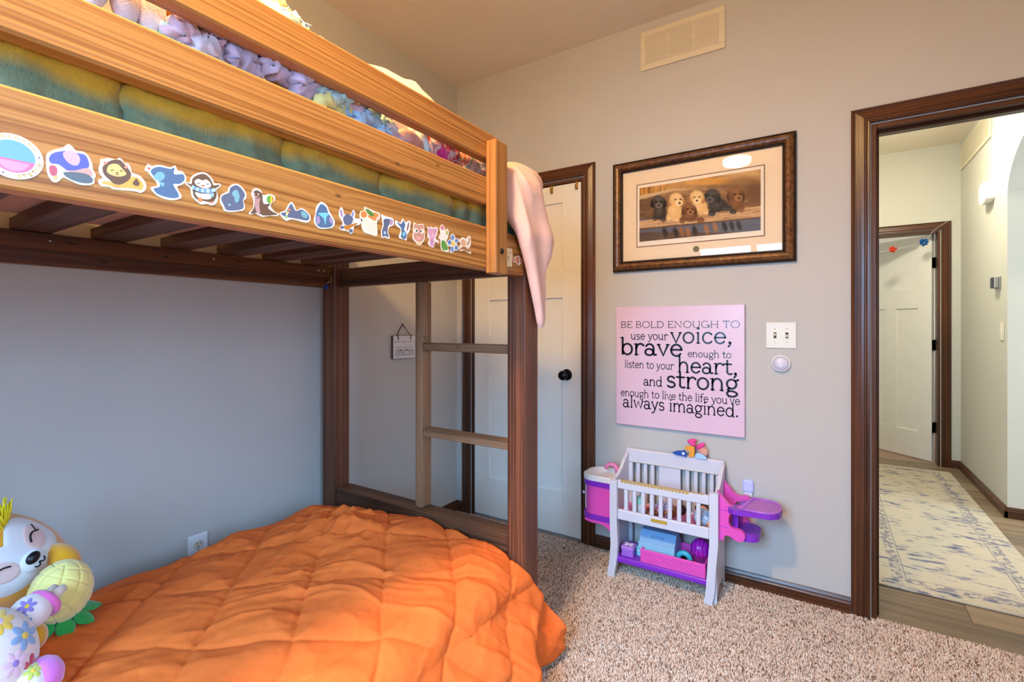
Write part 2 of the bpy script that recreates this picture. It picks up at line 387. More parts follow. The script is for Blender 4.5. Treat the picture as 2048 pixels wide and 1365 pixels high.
d1 = panel_door('door_1', CL1-CL0-.042, DH-.033, 'white three-panel closet door behind the bunk bed ladder'); d1.location = (CL0+.021, .006, .012)
knob(d1, .79-(CL0+.021)+.0, 0, .92-.012, -1)
for xx in (.695, .851):       # over-door hooks
    hk = thing('over_door_hook', 'small brass over-door hook beside the pink draped blanket' if xx < .8 else 'small brass over-door hook near the right casing of the closet door', 'hook', 'brass hooks over the closet door', (xx, .0, 0))
    MB().box(-.007, .007, -.0025, .043, 1.9955, 1.997, .0003).build('hook_top_bend', m_brass, hk)
    MB().box(-.007, .007, .0005, .0055, 1.955, 1.9955, .0005).build('hook_plate', m_brass, hk)
    MB().tube([(0, .002, 1.962), (0, -.012, 1.952), (.004, -.024, 1.956), (.005, -.027, 1.975)], .0028, 8).build('hook_arm', m_brass, hk, True)
d2 = panel_door('door_2', HD1-HD0-.042, DH-.033, 'white three-panel hall door standing half open'); d2.location = (HD1-.021, HY1+.118, .014); d2.rotation_euler = (0, 0, math.radians(180-44))
for zz in (.31, 1.03, 1.75):
    mb = MB(); hx, hy = HD1-.018, HY1+T-.004
    mb.tube([(hx-.004, hy+.008, zz-.048), (hx-.004, hy+.008, zz+.048)], .0065, 10)
    mb.box(hx-.002, hx, hy-.034, hy+.006, zz-.045, zz+.045)
    mb.box(-.003, .0, .002, .034, zz-.045, zz+.045, M=Matrix.Translation((hx, hy, 0)) @ Matrix.Rotation(math.radians(180-44), 4, 'Z'))
    mb.build('hinge', m_black, tr3, True, angle=30)
# ---------------------------------------------------------------- floors
t = NT('carpet_backing'); t.set(.95, .1); f = t.noise(scale=230, detail=3, rough=.7)
t.base(t.ramp(f, ((.36, (120, 98, 84)), (.5, (182, 155, 136)), (.66, (214, 190, 170))))); t.bump(f, .9, .006); m_carpet = t.m
struct(B1('floor', (-.02, X1, Y0, .012, -.05, 0), m_carpet, b=0))
struct(B1('floor_far_room', (1.3, 3.9, HY1+.09, 5.6, -.05, 0), m_carpet, b=0))
m_subfloor = plain('subfloor', (60, 50, 42), .9)
hf = struct(B1('floor_hall', (HX0-.1, 4.8, .012, HY1+.09, -.05, -.012), m_subfloor, b=0))
PL = [wood('plank_%d' % k, *c, 'X', 420, 22, .38, fine=.5) for k, c in enumerate((((74, 62, 50), (112, 94, 74), (144, 122, 96)), ((82, 72, 60), (122, 105, 84), (150, 130, 104)), ((64, 54, 44), (98, 82, 64), (130, 110, 88))))]
y = .012; row = 0
while y < HY1+.09:
    y2 = min(y+.178, HY1+.09); x = HX0-.1-((row*.47) % 1.2)
    while x < 4.8:
        a, b = max(x, HX0-.1), min(x+1.22, 4.8)
        if b-a > .01:
            B1('plank', (a+.0006, b-.0006, y+.0006, y2-.0006, -.012, -.0005), PL[(row*2+int(x*3)) % 3], hf, .0015)
        x += 1.22
    y = y2; row += 1
# ---------------------------------------------------------------- ceiling lamp (its reflection shows in the picture glass)
t = NT('glowing_lamp_diffuser'); t.b.inputs['Emission Color'].default_value = (1.0, .64, .26, 1); t.b.inputs['Emission Strength'].default_value = LAMP; t.base(lin((250, 244, 230))); m_diff = t.m
lamp = thing('ceiling_lamp', 'round flush ceiling lamp with glowing white diffuser', 'lamp', None, (1.36, -2.22, H))
MB().lathe([(.0, 0), (.075, 0), (.075, -.012), (.062, -.022), (.016, -.03), (.016, -.0795), (.0, -.0795)], 40).build('lamp_pan', m_plate, lamp, True, fix=True, angle=40)
MB().lathe([(.0, -.08), (.107, -.08), (.112, -.086), (.112, -.112), (.107, -.122), (.09, -.130), (.05, -.134), (.0, -.136)], 40).build('diffuser', m_diff, lamp, True, fix=True, angle=50)
# ---------------------------------------------------------------- bunk bed
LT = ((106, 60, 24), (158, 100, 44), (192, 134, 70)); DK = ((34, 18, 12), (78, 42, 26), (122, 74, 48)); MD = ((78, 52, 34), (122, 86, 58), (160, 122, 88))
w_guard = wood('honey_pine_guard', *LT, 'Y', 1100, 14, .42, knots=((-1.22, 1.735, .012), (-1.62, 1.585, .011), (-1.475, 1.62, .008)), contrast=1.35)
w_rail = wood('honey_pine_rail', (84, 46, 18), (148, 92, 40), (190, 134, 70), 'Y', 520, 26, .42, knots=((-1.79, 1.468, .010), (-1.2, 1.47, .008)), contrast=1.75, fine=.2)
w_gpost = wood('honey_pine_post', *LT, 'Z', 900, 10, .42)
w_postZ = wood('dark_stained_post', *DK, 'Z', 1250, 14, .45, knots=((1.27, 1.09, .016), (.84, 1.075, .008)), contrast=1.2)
w_postM = wood('weathered_ladder_post', *MD, 'Z', 900, 16, .5, knots=((1.145, -.985, .008),))
w_rung = wood('weathered_rung', *MD, 'X', 700, 16, .5, knots=((.82, 1.108, .008),))
w_darkX = wood('dark_stained_board_x', (36, 20, 14), (72, 42, 26), (112, 72, 46), 'X', 380, 20, .5, knots=((.36, 1.42, .009),))
w_darkY = wood('dark_stained_board_y', (40, 20, 12), (82, 44, 22), (120, 72, 36), 'Y', 400, 20, .45, knots=((-1.95, 1.44, .009), (-1.7, 1.43, .009), (-1.45, 1.44, .008), (-1.86, 1.395, .01), (-1.16, 1.39, .009)))
w_slat = wood('dark_stained_slat', (40, 24, 18), (82, 54, 42), (122, 88, 72), 'X', 380, 20, .5)
XF, XI = 1.14, 1.102         # front plane of the side rail, its inner face
YE = -3.06                   # head end
bed = thing('bunk_bed', 'dark stained wooden bunk bed with honey-coloured guard rails and an end ladder', 'bed')
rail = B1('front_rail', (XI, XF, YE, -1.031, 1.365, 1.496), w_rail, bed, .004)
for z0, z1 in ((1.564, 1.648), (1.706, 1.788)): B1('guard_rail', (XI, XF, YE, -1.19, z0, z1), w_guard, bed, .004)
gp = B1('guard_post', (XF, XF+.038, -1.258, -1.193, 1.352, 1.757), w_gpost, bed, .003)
def bolt(name, p, axis, r, m, parent):
    R = {'x': Matrix.Rotation(PI/2, 4, 'Y'), 'y': Matrix.Rotation(PI/2, 4, 'X')}[axis]
    return MB().lathe([(0, 0), (r, 0), (r, r*.25), (r*.8, r*.55), (r*.35, r*.75), (0, r*.75)], 12, Matrix.Translation(p) @ R).build(name, m, parent, True, fix=True)
bolt('bolt_head', (XF+.038, -1.227, 1.421), 'x', .0085, m_black, gp)
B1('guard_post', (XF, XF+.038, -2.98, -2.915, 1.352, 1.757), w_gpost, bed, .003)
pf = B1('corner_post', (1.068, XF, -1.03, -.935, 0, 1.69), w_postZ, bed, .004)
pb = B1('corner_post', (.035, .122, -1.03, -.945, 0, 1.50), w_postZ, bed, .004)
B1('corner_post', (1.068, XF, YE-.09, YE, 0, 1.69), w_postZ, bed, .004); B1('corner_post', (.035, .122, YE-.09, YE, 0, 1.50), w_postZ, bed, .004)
B1('ladder_post', (.597, .635, -1.0, -.942, .452, 1.3745), w_postM, bed, .003)
for z in (1.092, .745): B1('rung', (.6355, 1.0675, -.998, -.946, z, z+.0325), w_rung, bed, .003)
B1('end_rail', (.1225, 1.0675, -.998, -.958, 1.375, 1.458), w_darkX, bed, .003)
eb = B1('lower_end_board', (.1225, 1.0675, -1.022, -.94, .26, .451), w_darkX, bed, .004)
for xx, zz in ((1.01, .375), (1.015, .335)):           # pocket holes near the front post
    MB().ell((xx, -1.0222, zz), (.016, .0015, .006), 14, 6, Matrix.Rotation(.12, 3, 'Y')).build('pocket_hole', m_black, eb, True)
B1('end_rail', (.1225, 1.0675, YE-.06, YE-.02, 1.375, 1.458), w_darkX, bed, .003)
B1('lower_end_board', (.1225, 1.0675, YE-.085, YE-.005, .26, .70), w_darkX, bed, .004)
B1('back_rail', (.036, .0735, YE, -1.031, 1.372, 1.4625), w_darkY, bed, .003)
lg = B1('slat_ledger', (.074, .112, YE, -1.031, 1.415, 1.4625), w_darkY, bed, .003)
for yy in (-1.997, -1.547, -1.105, -1.079): bolt('screw_head', (.112, yy, 1.441), 'x', .0045, m_steel, lg)
B1('slat_ledger', (1.066, 1.1015, YE, -1.031, 1.405, 1.4625), w_darkY, bed, .003)
for y0, y1 in ((-1.17, -1.09), (-1.345, -1.262), (-1.52, -1.44), (-1.705, -1.622), (-1.895, -1.81), (-2.075, -1.99), (-2.255, -2.172), (-2.44, -2.357), (-2.62, -2.54), (-2.81, -2.73), (-3.0, -2.92)):
    B1('slat', (.0745, 1.1015, y0, y1, 1.463, 1.4995), w_slat, bed, .003)
B1('lower_side_rail', (XI-.02, 1.124, YE, -1.031, .12, .26), w_darkY, bed, .003); B1('lower_side_rail', (.04, .078, YE, -1.031, .12, .26), w_darkY, bed, .003)
for k in range(9): B1('slat', (.0785, 1.0815, -1.2-k*.22, -1.115-k*.22, .2, .235), w_slat, bed, .003)
# ---------------------------------------------------------------- lower bed
def clothmat(name, col, col2, weave=900, rough=.85, sheen=.0, vscale=6):
    t = NT(name); t.set(rough, .2, 0, sheen); t.base(t.mix(t.noise(scale=vscale, detail=3), lin(col), lin(col2)))
    a = t.noise(scale=45, detail=4, rough=.65); b = t.noise(scale=weave, detail=1); t.bump(t.math('MULTIPLY_ADD', b, .12, a), .35, .004); return t.m
m_orange = clothmat('orange_comforter_cloth', (236, 116, 48), (226, 104, 44))
m_navy = clothmat('dark_navy_sheet', (24, 24, 36), (16, 16, 26)); m_mattress = clothmat('beige_pink_mattress_cloth', (206, 170, 156), (196, 160, 148))
def cushion_box(mb, x0, x1, y0, y1, z0, z1, r, n=6):
    # rounded slab
    pts = []
    def ring(inset, z):
        o = []
        for cx, cy, a0 in ((x1-r, y1-r, 0), (x0+r, y1-r, PI/2), (x0+r, y0+r, PI), (x1-r, y0+r, 3*PI/2)):
            for k in range(n+1):
                a = a0+PI/2*k/n; o.append((cx+(r-inset)*math.cos(a), cy+(r-inset)*math.sin(a), z))
        return o
    rr = min(r, (z1-z0)/2)
    prof = [(rr*(1-math.sin(a)), z0+rr*(1-math.cos(a))) for a in np.linspace(0, PI/2, n)]
    prof += [(rr*(1-math.cos(a)), z1-rr*(1-math.sin(a))) for a in np.linspace(0, PI/2, n)]
    P = np.array([ring(i, z) for i, z in prof]); m = P.shape[1]
    mb.grid(P, close=True); mb.add(P[0], [tuple(range(m))[::-1]]); mb.add(P[-1], [tuple(range(m))]); return mb
tag(cushion_box(MB(), .165, 1.078, YE+.005, -1.026, .236, .397, .05).build('mattress', m_navy, None, True, fix=True), 'lower bunk mattress in a dark navy sheet under the orange comforter', 'mattress')
def comforter():
    NU, NV = 330, 300
    ys = np.linspace(0, 1, NU)[:, None]; S = np.linspace(0, 1, NV)[None, :]
    L1, R, LH = .90, .10, .265; Ltot = L1+R*PI/2+LH; s = S*Ltot
    hang = sstep(L1, Ltot, s)
    yend = -1.045+.15*sstep(L1+.03, Ltot-.05, s)+.0*ys
    y = -3.02+ys*(yend+3.02)
    # foot edge of the top is a little ragged
    y = y-(.03*np.clip(fbm(s*9, s*0+3.3, 2, 5), -1, 1)+.06*np.exp(-((s-.22)/.15)**2)+.01)*sstep(.93, 1, ys)*(1-sstep(L1-.2, L1, s))
    crown = .036*np.sin(np.clip(s/L1, 0, 1)*PI)**.8+.0*ys
    zt = .409+crown-.04*(1-sstep(0, .12, s))-.016*sstep(.9, 1, ys)*(1-hang)
    ang = np.clip((s-L1)/R, 0, PI/2); d = np.clip(s-L1-R*PI/2, 0, None)
    wall = .132+.02*fbm(y*4, s*0, 2, 9)
    x = wall+np.clip(s, 0, L1)*(1.055-wall)/L1+R*np.sin(ang)
    z = zt-R*(1-np.cos(ang))-d
    # bulging, folded side
    q = d/LH
    fold = fbm(y*5.5+q*.8, q*1.2, 3, 21); x = x+.055*np.sin(np.clip(q, 0, 1)*PI*.85)*(1+.8*fold)+.05*fold*q
    tail = sstep(-1.22, -.95, y)*q; x = x+.012*tail; z = z-.02*tail*1.0+.10*q*sstep(-1.13, -1.08, y)*(1-sstep(-1.07, -1.0, y))
    # lobe that bulges in front of the post
    lob = np.exp(-((y+1.24)/.10)**2)*np.clip(q*1.3, 0, 1); x = x+.07*lob*np.sin(np.clip(q, 0, 1)*PI*.9); z = z-.02*lob
    # surface: quilting seams, puffs, wrinkles (along the local normal)
    xs = .13+s; wob = .35*fbm(y*3, s*3, 2, 31); u = xs+y+.012*fbm(y*9, s*9, 2, 33); v = xs-y+.012*fbm(y*9+5, s*9, 2, 34)   # diamond quilting
    su = (u+.27)/.295; sv = (v-2.30)/.35
    du = np.abs(su-np.round(su))*.295*.707; dv = np.abs(sv-np.round(sv))*.35*.707
    h = .013*(1-np.exp(-(np.minimum(du, dv)/.045)**1.3))-.0050*np.exp(-(du/.0035)**2)-.0026*np.exp(-(dv/.0035)**2)
    wr = .45+1.1*vnoise(y*3.1+2, s*3.1, 3)
    h = h+.0064*(ridge(u*2.0+wob*2, v*9+wob*7, 41)**2.5-.4)*wr+.0026*(ridge(u*4+9, v*24+wob*9, 43)**2.5-.4)*wr*wr
    h = h+.0055*(ridge(u*9+s*5, v*5+wob*5, 44)**4-.3)*vnoise(y*5, s*5, 6)
    h = h+.014*fbm(y*4, s*4, 3, 51)+.0016*fbm(y*50, s*50, 2, 61)
    # bunched-up heap towards the foot, near the wall
    hp = np.exp(-((y+1.28)/.17)**2-((s-.36)/.22)**2); h = h+hp*(.022+.034*(ridge(y*7+s*3, s*11-y*5, 71)**2-.3)+.014*(ridge(y*15-s*6, s*20+y*8, 72)**2-.3))
    h = h*np.clip(1.15-.0*s, 0, 2)*(.55+.45*sstep(0, .1, s))
    P = np.stack([x+0*y, y+0*x, z+0*y], -1)
    gu = np.gradient(P, axis=0); gv = np.gradient(P, axis=1); N = np.cross(gv, gu); N /= np.linalg.norm(N, axis=-1, keepdims=True)+1e-9
    N *= np.sign(N[..., 2:3]*.6+N[..., 0:1]+1e-6)
    P = P+N*h[..., None]
    P[..., 2] = np.maximum(P[..., 2], .03)
    inner = P-N*.022; inner[..., 2] = np.maximum(inner[..., 2], .012)
    post = (P[..., 1] > -1.04) & (P[..., 0] < 1.165) & (P[..., 2] < .36)
    V = P.reshape(-1, 3); F = gridfaces(NU, NV)
    # underside and hem
    n = len(V); idx = np.arange(n).reshape(NU, NV)
    bo = np.concatenate([idx[0, :], idx[1:, -1], idx[-1, -2::-1], idx[-2:0:-1, 0]])
    ib = inner.reshape(-1, 3)[bo]; m = len(bo); j = np.arange(m); j2 = (j+1) % m
    F2 = np.stack([bo[j], n+j, n+j2, bo[j2]], -1)
    return npmesh('comforter', np.vstack([V, ib]), np.vstack([F, F2]), m_orange)
tag(comforter(), 'rumpled orange quilted comforter covering the lower bunk', 'comforter')
# ---------------------------------------------------------------- upper bunk bedding
tag(cushion_box(MB(), .1135, 1.06, YE+.005, -1.04, 1.5, 1.60, .04).build('mattress', m_mattress, None, True, fix=True), 'upper bunk mattress, pale pinkish underside showing between the slats', 'mattress')
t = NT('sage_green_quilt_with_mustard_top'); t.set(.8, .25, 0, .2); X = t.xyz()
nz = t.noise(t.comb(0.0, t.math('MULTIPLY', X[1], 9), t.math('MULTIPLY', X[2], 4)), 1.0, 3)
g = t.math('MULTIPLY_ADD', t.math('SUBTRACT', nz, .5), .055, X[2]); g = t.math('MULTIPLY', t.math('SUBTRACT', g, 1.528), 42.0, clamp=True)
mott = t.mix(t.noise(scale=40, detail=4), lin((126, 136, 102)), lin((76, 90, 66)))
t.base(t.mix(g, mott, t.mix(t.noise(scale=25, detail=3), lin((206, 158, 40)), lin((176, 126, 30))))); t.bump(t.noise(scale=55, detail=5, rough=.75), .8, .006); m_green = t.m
def upper_quilt():
    NU, NV = 340, 110
    ys = np.linspace(0, 1, NU)[:, None]; S = np.linspace(0, 1, NV)[None, :]
    y = -3.0+ys*(3.0-.985)+0*S
    L1, R, LH = .875, .05, .11; Lt = L1+R*PI/2+LH; s = S*Lt
    ang = np.clip((s-L1)/R, 0, PI/2); d = np.clip(s-L1-R*PI/2, 0, None)
    x = .16+np.clip(s, 0, L1)+R*np.sin(ang)+0*ys; z = 1.645-R*(1-np.cos(ang))-d+.02*np.sin(np.clip(s/L1, 0, 1)*PI)+0*ys
    seams = np.array([-2.149, -1.883, -1.627, -1.354, -1.07, -2.41, -2.68]); ds = np.min(np.abs(y[..., None]-seams-.006*np.sin(z*60)[..., None]), -1)
    h = .010*(1-np.exp(-(ds/.05)**1.4))-.03*np.exp(-(ds/.005)**2)
    gath = sstep(-1.75, -1.2, y); w = .4*fbm(y*6, z*20, 2, 5)
    h = h+(.004+.016*gath)*(ridge(y*17+w*2.2, z*5+w, 7)**2-.5)+.008*(ridge(y*11+z*14+w*3, z*22-y*6, 8)**3-.4)
    h = h+.003*fbm(y*40, z*40, 2, 9)
    sidew = sstep(L1-.1, L1+R, s)
    x2 = x+np.minimum(h*sidew, .0135)-.002; z2 = z+h*(1-sidew)
    x2 = np.minimum(x2, 1.0985)
    P = np.stack([x2, y, z2], -1)
    # rounded, drooping foot end
    e = sstep(.985, 1, ys)+0*S; P[..., 2] -= .07*e**2*(1-.5*sidew); 
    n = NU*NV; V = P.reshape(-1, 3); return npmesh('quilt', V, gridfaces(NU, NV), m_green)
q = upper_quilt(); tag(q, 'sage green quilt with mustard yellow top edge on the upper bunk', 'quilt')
sol = q.modifiers.new('thickness', 'SOLIDIFY'); sol.thickness = .012; sol.offset = 1
# chunky knit blanket: fuzzy yarn looped in rows over the mattress edge
m_yarn = vcol('fuzzy_pastel_yarn', .95, .1, (700, .5, .003), .35, .25, 350)
PAST = np.array([lin(c)[:3] for c in ((206, 190, 216), (172, 200, 226), (228, 190, 204), (236, 222, 140), (184, 216, 216), (226, 212, 222))])
def yarn_blanket():
    Vs, Fs, Cs = [], [], []; n0 = 0; seg = 10
    prof = [(1.075, 1.655), (1.07, 1.69), (1.06, 1.725), (1.04, 1.76), (1.015, 1.79), (.985, 1.82), (.95, 1.845), (.915, 1.875), (.885, 1.91), (.86, 1.945), (.82, 1.965)]
    for r, (px, pz) in enumerate(prof):
        y0, y1 = -2.10+.012*(r % 3)+.02*r, -1.50-.012*((r*7) % 5)-.018*r
        tt = np.linspace(0, 1, 420); y = y0+(y1-y0)*tt; k = y/.062*2*PI+r*PI*.9
        hump = .03*np.sin((y+2.1)*9)+.035*np.exp(-((y+1.88)/.13)**2)-.02*sstep(-1.64, -1.5, y)
        c = np.stack([px+.012*np.sin(k)+.02*fbm(y*6, y*0+r, 2, 3), y+.02*np.sin(2*k), pz+hump+.018*np.cos(k)], -1)
        T_ = np.gradient(c, axis=0); T_ /= np.linalg.norm(T_, axis=1, keepdims=True)
        A = np.cross(T_, [0, 0, 1.0]); A /= np.linalg.norm(A, axis=1, keepdims=True)+1e-9; Bn = np.cross(A, T_)
        w = np.linspace(0, 2*PI, seg, endpoint=False)
        rad = .0215*(1+.22*RNG.standard_normal((420, seg)))*(np.minimum(1, np.minimum(tt, 1-tt)*40+.2))[:, None]
        P = c[:, None, :]+rad[..., None]*(np.cos(w)[None, :, None]*A[:, None, :]+np.sin(w)[None, :, None]*Bn[:, None, :])
        ci = (vnoise(y*7+r*3.7, y*0+r*1.3, 17)*len(PAST)*1.2).astype(int) % len(PAST); cc = PAST[ci]
        cc = np.repeat(cc[:, None, :], seg, 1)*(1+.08*RNG.standard_normal((420, seg, 1)))
        Vs.append(P.reshape(-1, 3)); Fs.append(gridfaces(420, seg, True)+n0); Cs.append(cc.reshape(-1, 3)); n0 += 420*seg
    # hanging yarn end
    return npmesh('knit_blanket', np.vstack(Vs), np.vstack(Fs), m_yarn, None, np.clip(np.vstack(Cs), 0, 1))
kb = yarn_blanket(); tag(kb, 'chunky fuzzy pastel knit blanket heaped on the upper bunk', 'blanket')
mb = MB(); pts = [(1.072, -1.47, 1.735), (1.075, -1.462, 1.71), (1.076, -1.455, 1.685), (1.076, -1.452, 1.668)]
mb.tube([Vector(p) for p in pts], [.011, .014, .014, .009], 10, col=(214, 224, 226)); mb.build('yarn_end', m_yarn, kb, True)
# heaped plush blankets and soft toys, seen between the guard rails
def blob(name, c, r, mat, parent=None, amp=.18, fs=3.0, seed=0, seg=90, rings=60, R=None, folds=.12, floor=None, sq=1.0):
    th = np.linspace(0, PI, rings)[:, None]; ph = np.linspace(0, 2*PI, seg, endpoint=False)[None, :]
    d = np.stack([np.sin(th)*np.cos(ph), np.sin(th)*np.sin(ph), np.cos(th)+0*ph], -1)
    d = np.sign(d)*np.abs(d)**sq
    cu = np.cos(ph)+0*th; sv = np.sin(ph)+0*th
    f = 1+amp*fbm(d[..., 0]*fs+10, d[..., 2]*fs+d[..., 1]*fs*1.3+5, 3, seed)
    f = f+folds*(ridge(d[..., 1]*fs*1.6+d[..., 2]*2+7, d[..., 0]*fs*1.2+d[..., 2]*fs*.8+3, seed+9)**2-.4)
    f = 1+(f-1)*np.sin(th)**.5
    P = d*np.array(r)*f[..., None]
    if R is not None: P = P @ np.array(R).T
    P = P+np.array(c)
    if floor is not None: P[..., 2] = np.maximum(P[..., 2], floor)
    return npmesh(name, P.reshape(-1, 3), gridfaces(rings, seg, True)[:, ::-1], mat, parent)
def swirl(name, stops, scale=7, dist=2.5, rough=.9):
    t = NT(name); t.set(rough, .15, 0, .5); f = t.noise(scale=scale, detail=2, dist=dist)
    nd = t.ramp(f, stops); t.base(nd); t.bump(t.noise(scale=420, detail=2), .5, .003); return t.m
m_swirl = swirl('tie_dye_plush', ((.30, (88, 66, 120)), (.38, (206, 188, 200)), (.45, (232, 214, 206)), (.50, (226, 112, 64)), (.54, (240, 222, 214)), (.60, (150, 150, 92)), (.66, (176, 182, 204)), (.74, (110, 82, 132))), 9, 3)
m_hot = swirl('pink_red_plush', ((.34, (150, 20, 40)), (.42, (206, 36, 44)), (.48, (236, 200, 206)), (.55, (244, 226, 226)), (.60, (222, 20, 140)), (.68, (232, 120, 150))), 11, 1.2)
m_coral = swirl('coral_plush', ((.36, (232, 96, 92)), (.5, (250, 196, 190)), (.6, (252, 226, 220)), (.7, (226, 120, 140))), 13, 1)
m_pale = swirl('pale_pastel_plush', ((.36, (206, 188, 214)), (.46, (246, 226, 206)), (.6, (250, 240, 222)), (.7, (236, 206, 206))), 9, 1)
m_salmon = swirl('salmon_fuzzy_plush', ((.36, (198, 128, 108)), (.5, (216, 150, 130)), (.64, (230, 172, 152))), 16, .5)
m_oplush = swirl('orange_fluffy_plush', ((.36, (232, 150, 40)), (.5, (244, 178, 66)), (.64, (250, 206, 110))), 12, .5)
m_lilac = swirl('white_lilac_plush', ((.40, (150, 128, 176)), (.5, (226, 212, 220)), (.6, (238, 230, 232)), (.7, (226, 190, 196))), 10, .6)
def Rz(a): return Matrix.Rotation(a, 3, 'Z')
tag(blob('plush_blanket', (1.0, -1.17, 1.735), (.075, .115, .075), m_swirl, None, .15, 2.2, 3, folds=.3, sq=.9), 'tie-dye plush blanket bundle near the foot of the upper bunk', 'blanket')
tag(blob('plush_blanket', (1.03, -1.375, 1.715), (.055, .10, .065), m_hot, None, .12, 2.6, 13, folds=.2), 'pink and red patterned plush blanket beside the knit blanket', 'blanket')
tag(blob('plush_blanket', (.82, -1.37, 1.82), (.13, .25, .185), m_pale, None, .12, 2.2, 23, folds=.12, floor=1.66), 'pale pastel plush blanket heaped above the top guard rail', 'blanket')
tag(blob('plush_blanket', (.93, -1.06, 1.70), (.055, .07, .05), m_coral, None, .12, 2.0, 33, folds=.2), 'coral pink plush blanket end in front of the closet wall', 'blanket')
tag(blob('plush_toy', (1.06, -1.505, 1.685), (.032, .055, .035), m_salmon, None, .08, 3, 43, folds=.05), 'salmon fuzzy toy tucked under the knit blanket', 'toy')
tag(blob('plush_toy', (1.0, -2.06, 1.80), (.06, .06, .07), m_oplush, None, .1, 3, 53, folds=.1), 'orange fluffy toy at the head side of the knit blanket', 'toy')
lt = thing('plush_toy', 'white and lilac striped plush toy lying on the upper bunk', 'toy', None, (1.04, -2.17, 1.66))
blob('body', (-.03, -.06, .11), (.05, .07, .06), m_lilac, lt, .06, 3, 63, folds=.05)
for k, dy in enumerate((-.005, .035, .07)): blob('leg', (.015, dy, .085-.01*k), (.022, .022, .06), m_lilac, lt, .05, 3, 73+k, 40, 30, folds=.03)
# pale pink blanket hung over the front foot post
m_pink = clothmat('pale_pink_fleece', (240, 196, 178), (232, 184, 170), 500, .95, .15)
def hung():
    rows = np.array([  # z, x centre, y left, y right, half thickness
        (1.752, 1.115, -1.045, -.96, .012), (1.742, 1.115, -1.10, -.925, .034), (1.725, 1.116, -1.135, -.905, .046), (1.70, 1.116, -1.15, -.90, .052), (1.66, 1.12, -1.155, -.925, .052),
        (1.61, 1.125, -1.15, -.93, .048), (1.56, 1.14, -1.145, -.925, .036), (1.50, 1.165, -1.105, -.925, .024), (1.44, 1.166, -1.07, -.93, .022), (1.38, 1.165, -1.04, -.945, .020),
        (1.31, 1.165, -1.012, -.928, .019), (1.25, 1.163, -.985, -.926, .017), (1.205, 1.16, -.968, -.93, .013), (1.185, 1.157, -.955, -.938, .006)])
    zz = np.linspace(0, 1, 120); k = np.linspace(0, 1, len(rows)); R_ = np.stack([np.interp(zz, k, rows[:, i]) for i in range(5)], -1)
    for i in range(5): R_[:, i] = np.convolve(np.pad(R_[:, i], 3, 'edge'), np.ones(7)/7, 'valid')
    w = np.linspace(0, 2*PI, 96, endpoint=False)
    z = R_[:, 0:1]+0*w; cy = (R_[:, 2:3]+R_[:, 3:4])/2; hw = (R_[:, 3:4]-R_[:, 2:3])/2; ht = R_[:, 4:5]
    y = cy+hw*np.sign(np.cos(w))*np.abs(np.cos(w))**.8; x = R_[:, 1:2]+ht*np.sign(np.sin(w))*np.abs(np.sin(w))**.7
    yy = y+.35*(z-1.45); f = ridge(yy*17+3, z*1.6+5, 5)**2*.034+ridge(yy*9+1, z*2.4, 6)**2*.022-.016
    f = f*np.clip((1.745-z)*14, 0, 1)*np.clip((z-1.19)*12, 0, 1)
    out = np.where(np.sin(w) > -.2, 1.0, .2); x = x+f*out*np.abs(np.sin(w)); y = y+f*.5*np.cos(w)
    x = np.where(z < 1.5, np.maximum(x, 1.143), x)
    P = np.stack([x, y, z], -1); return npmesh('draped_blanket', P.reshape(-1, 3), gridfaces(120, 96, True), m_pink)
tag(hung(), 'pale pink fleece blanket hung over the front post at the bed foot', 'blanket')
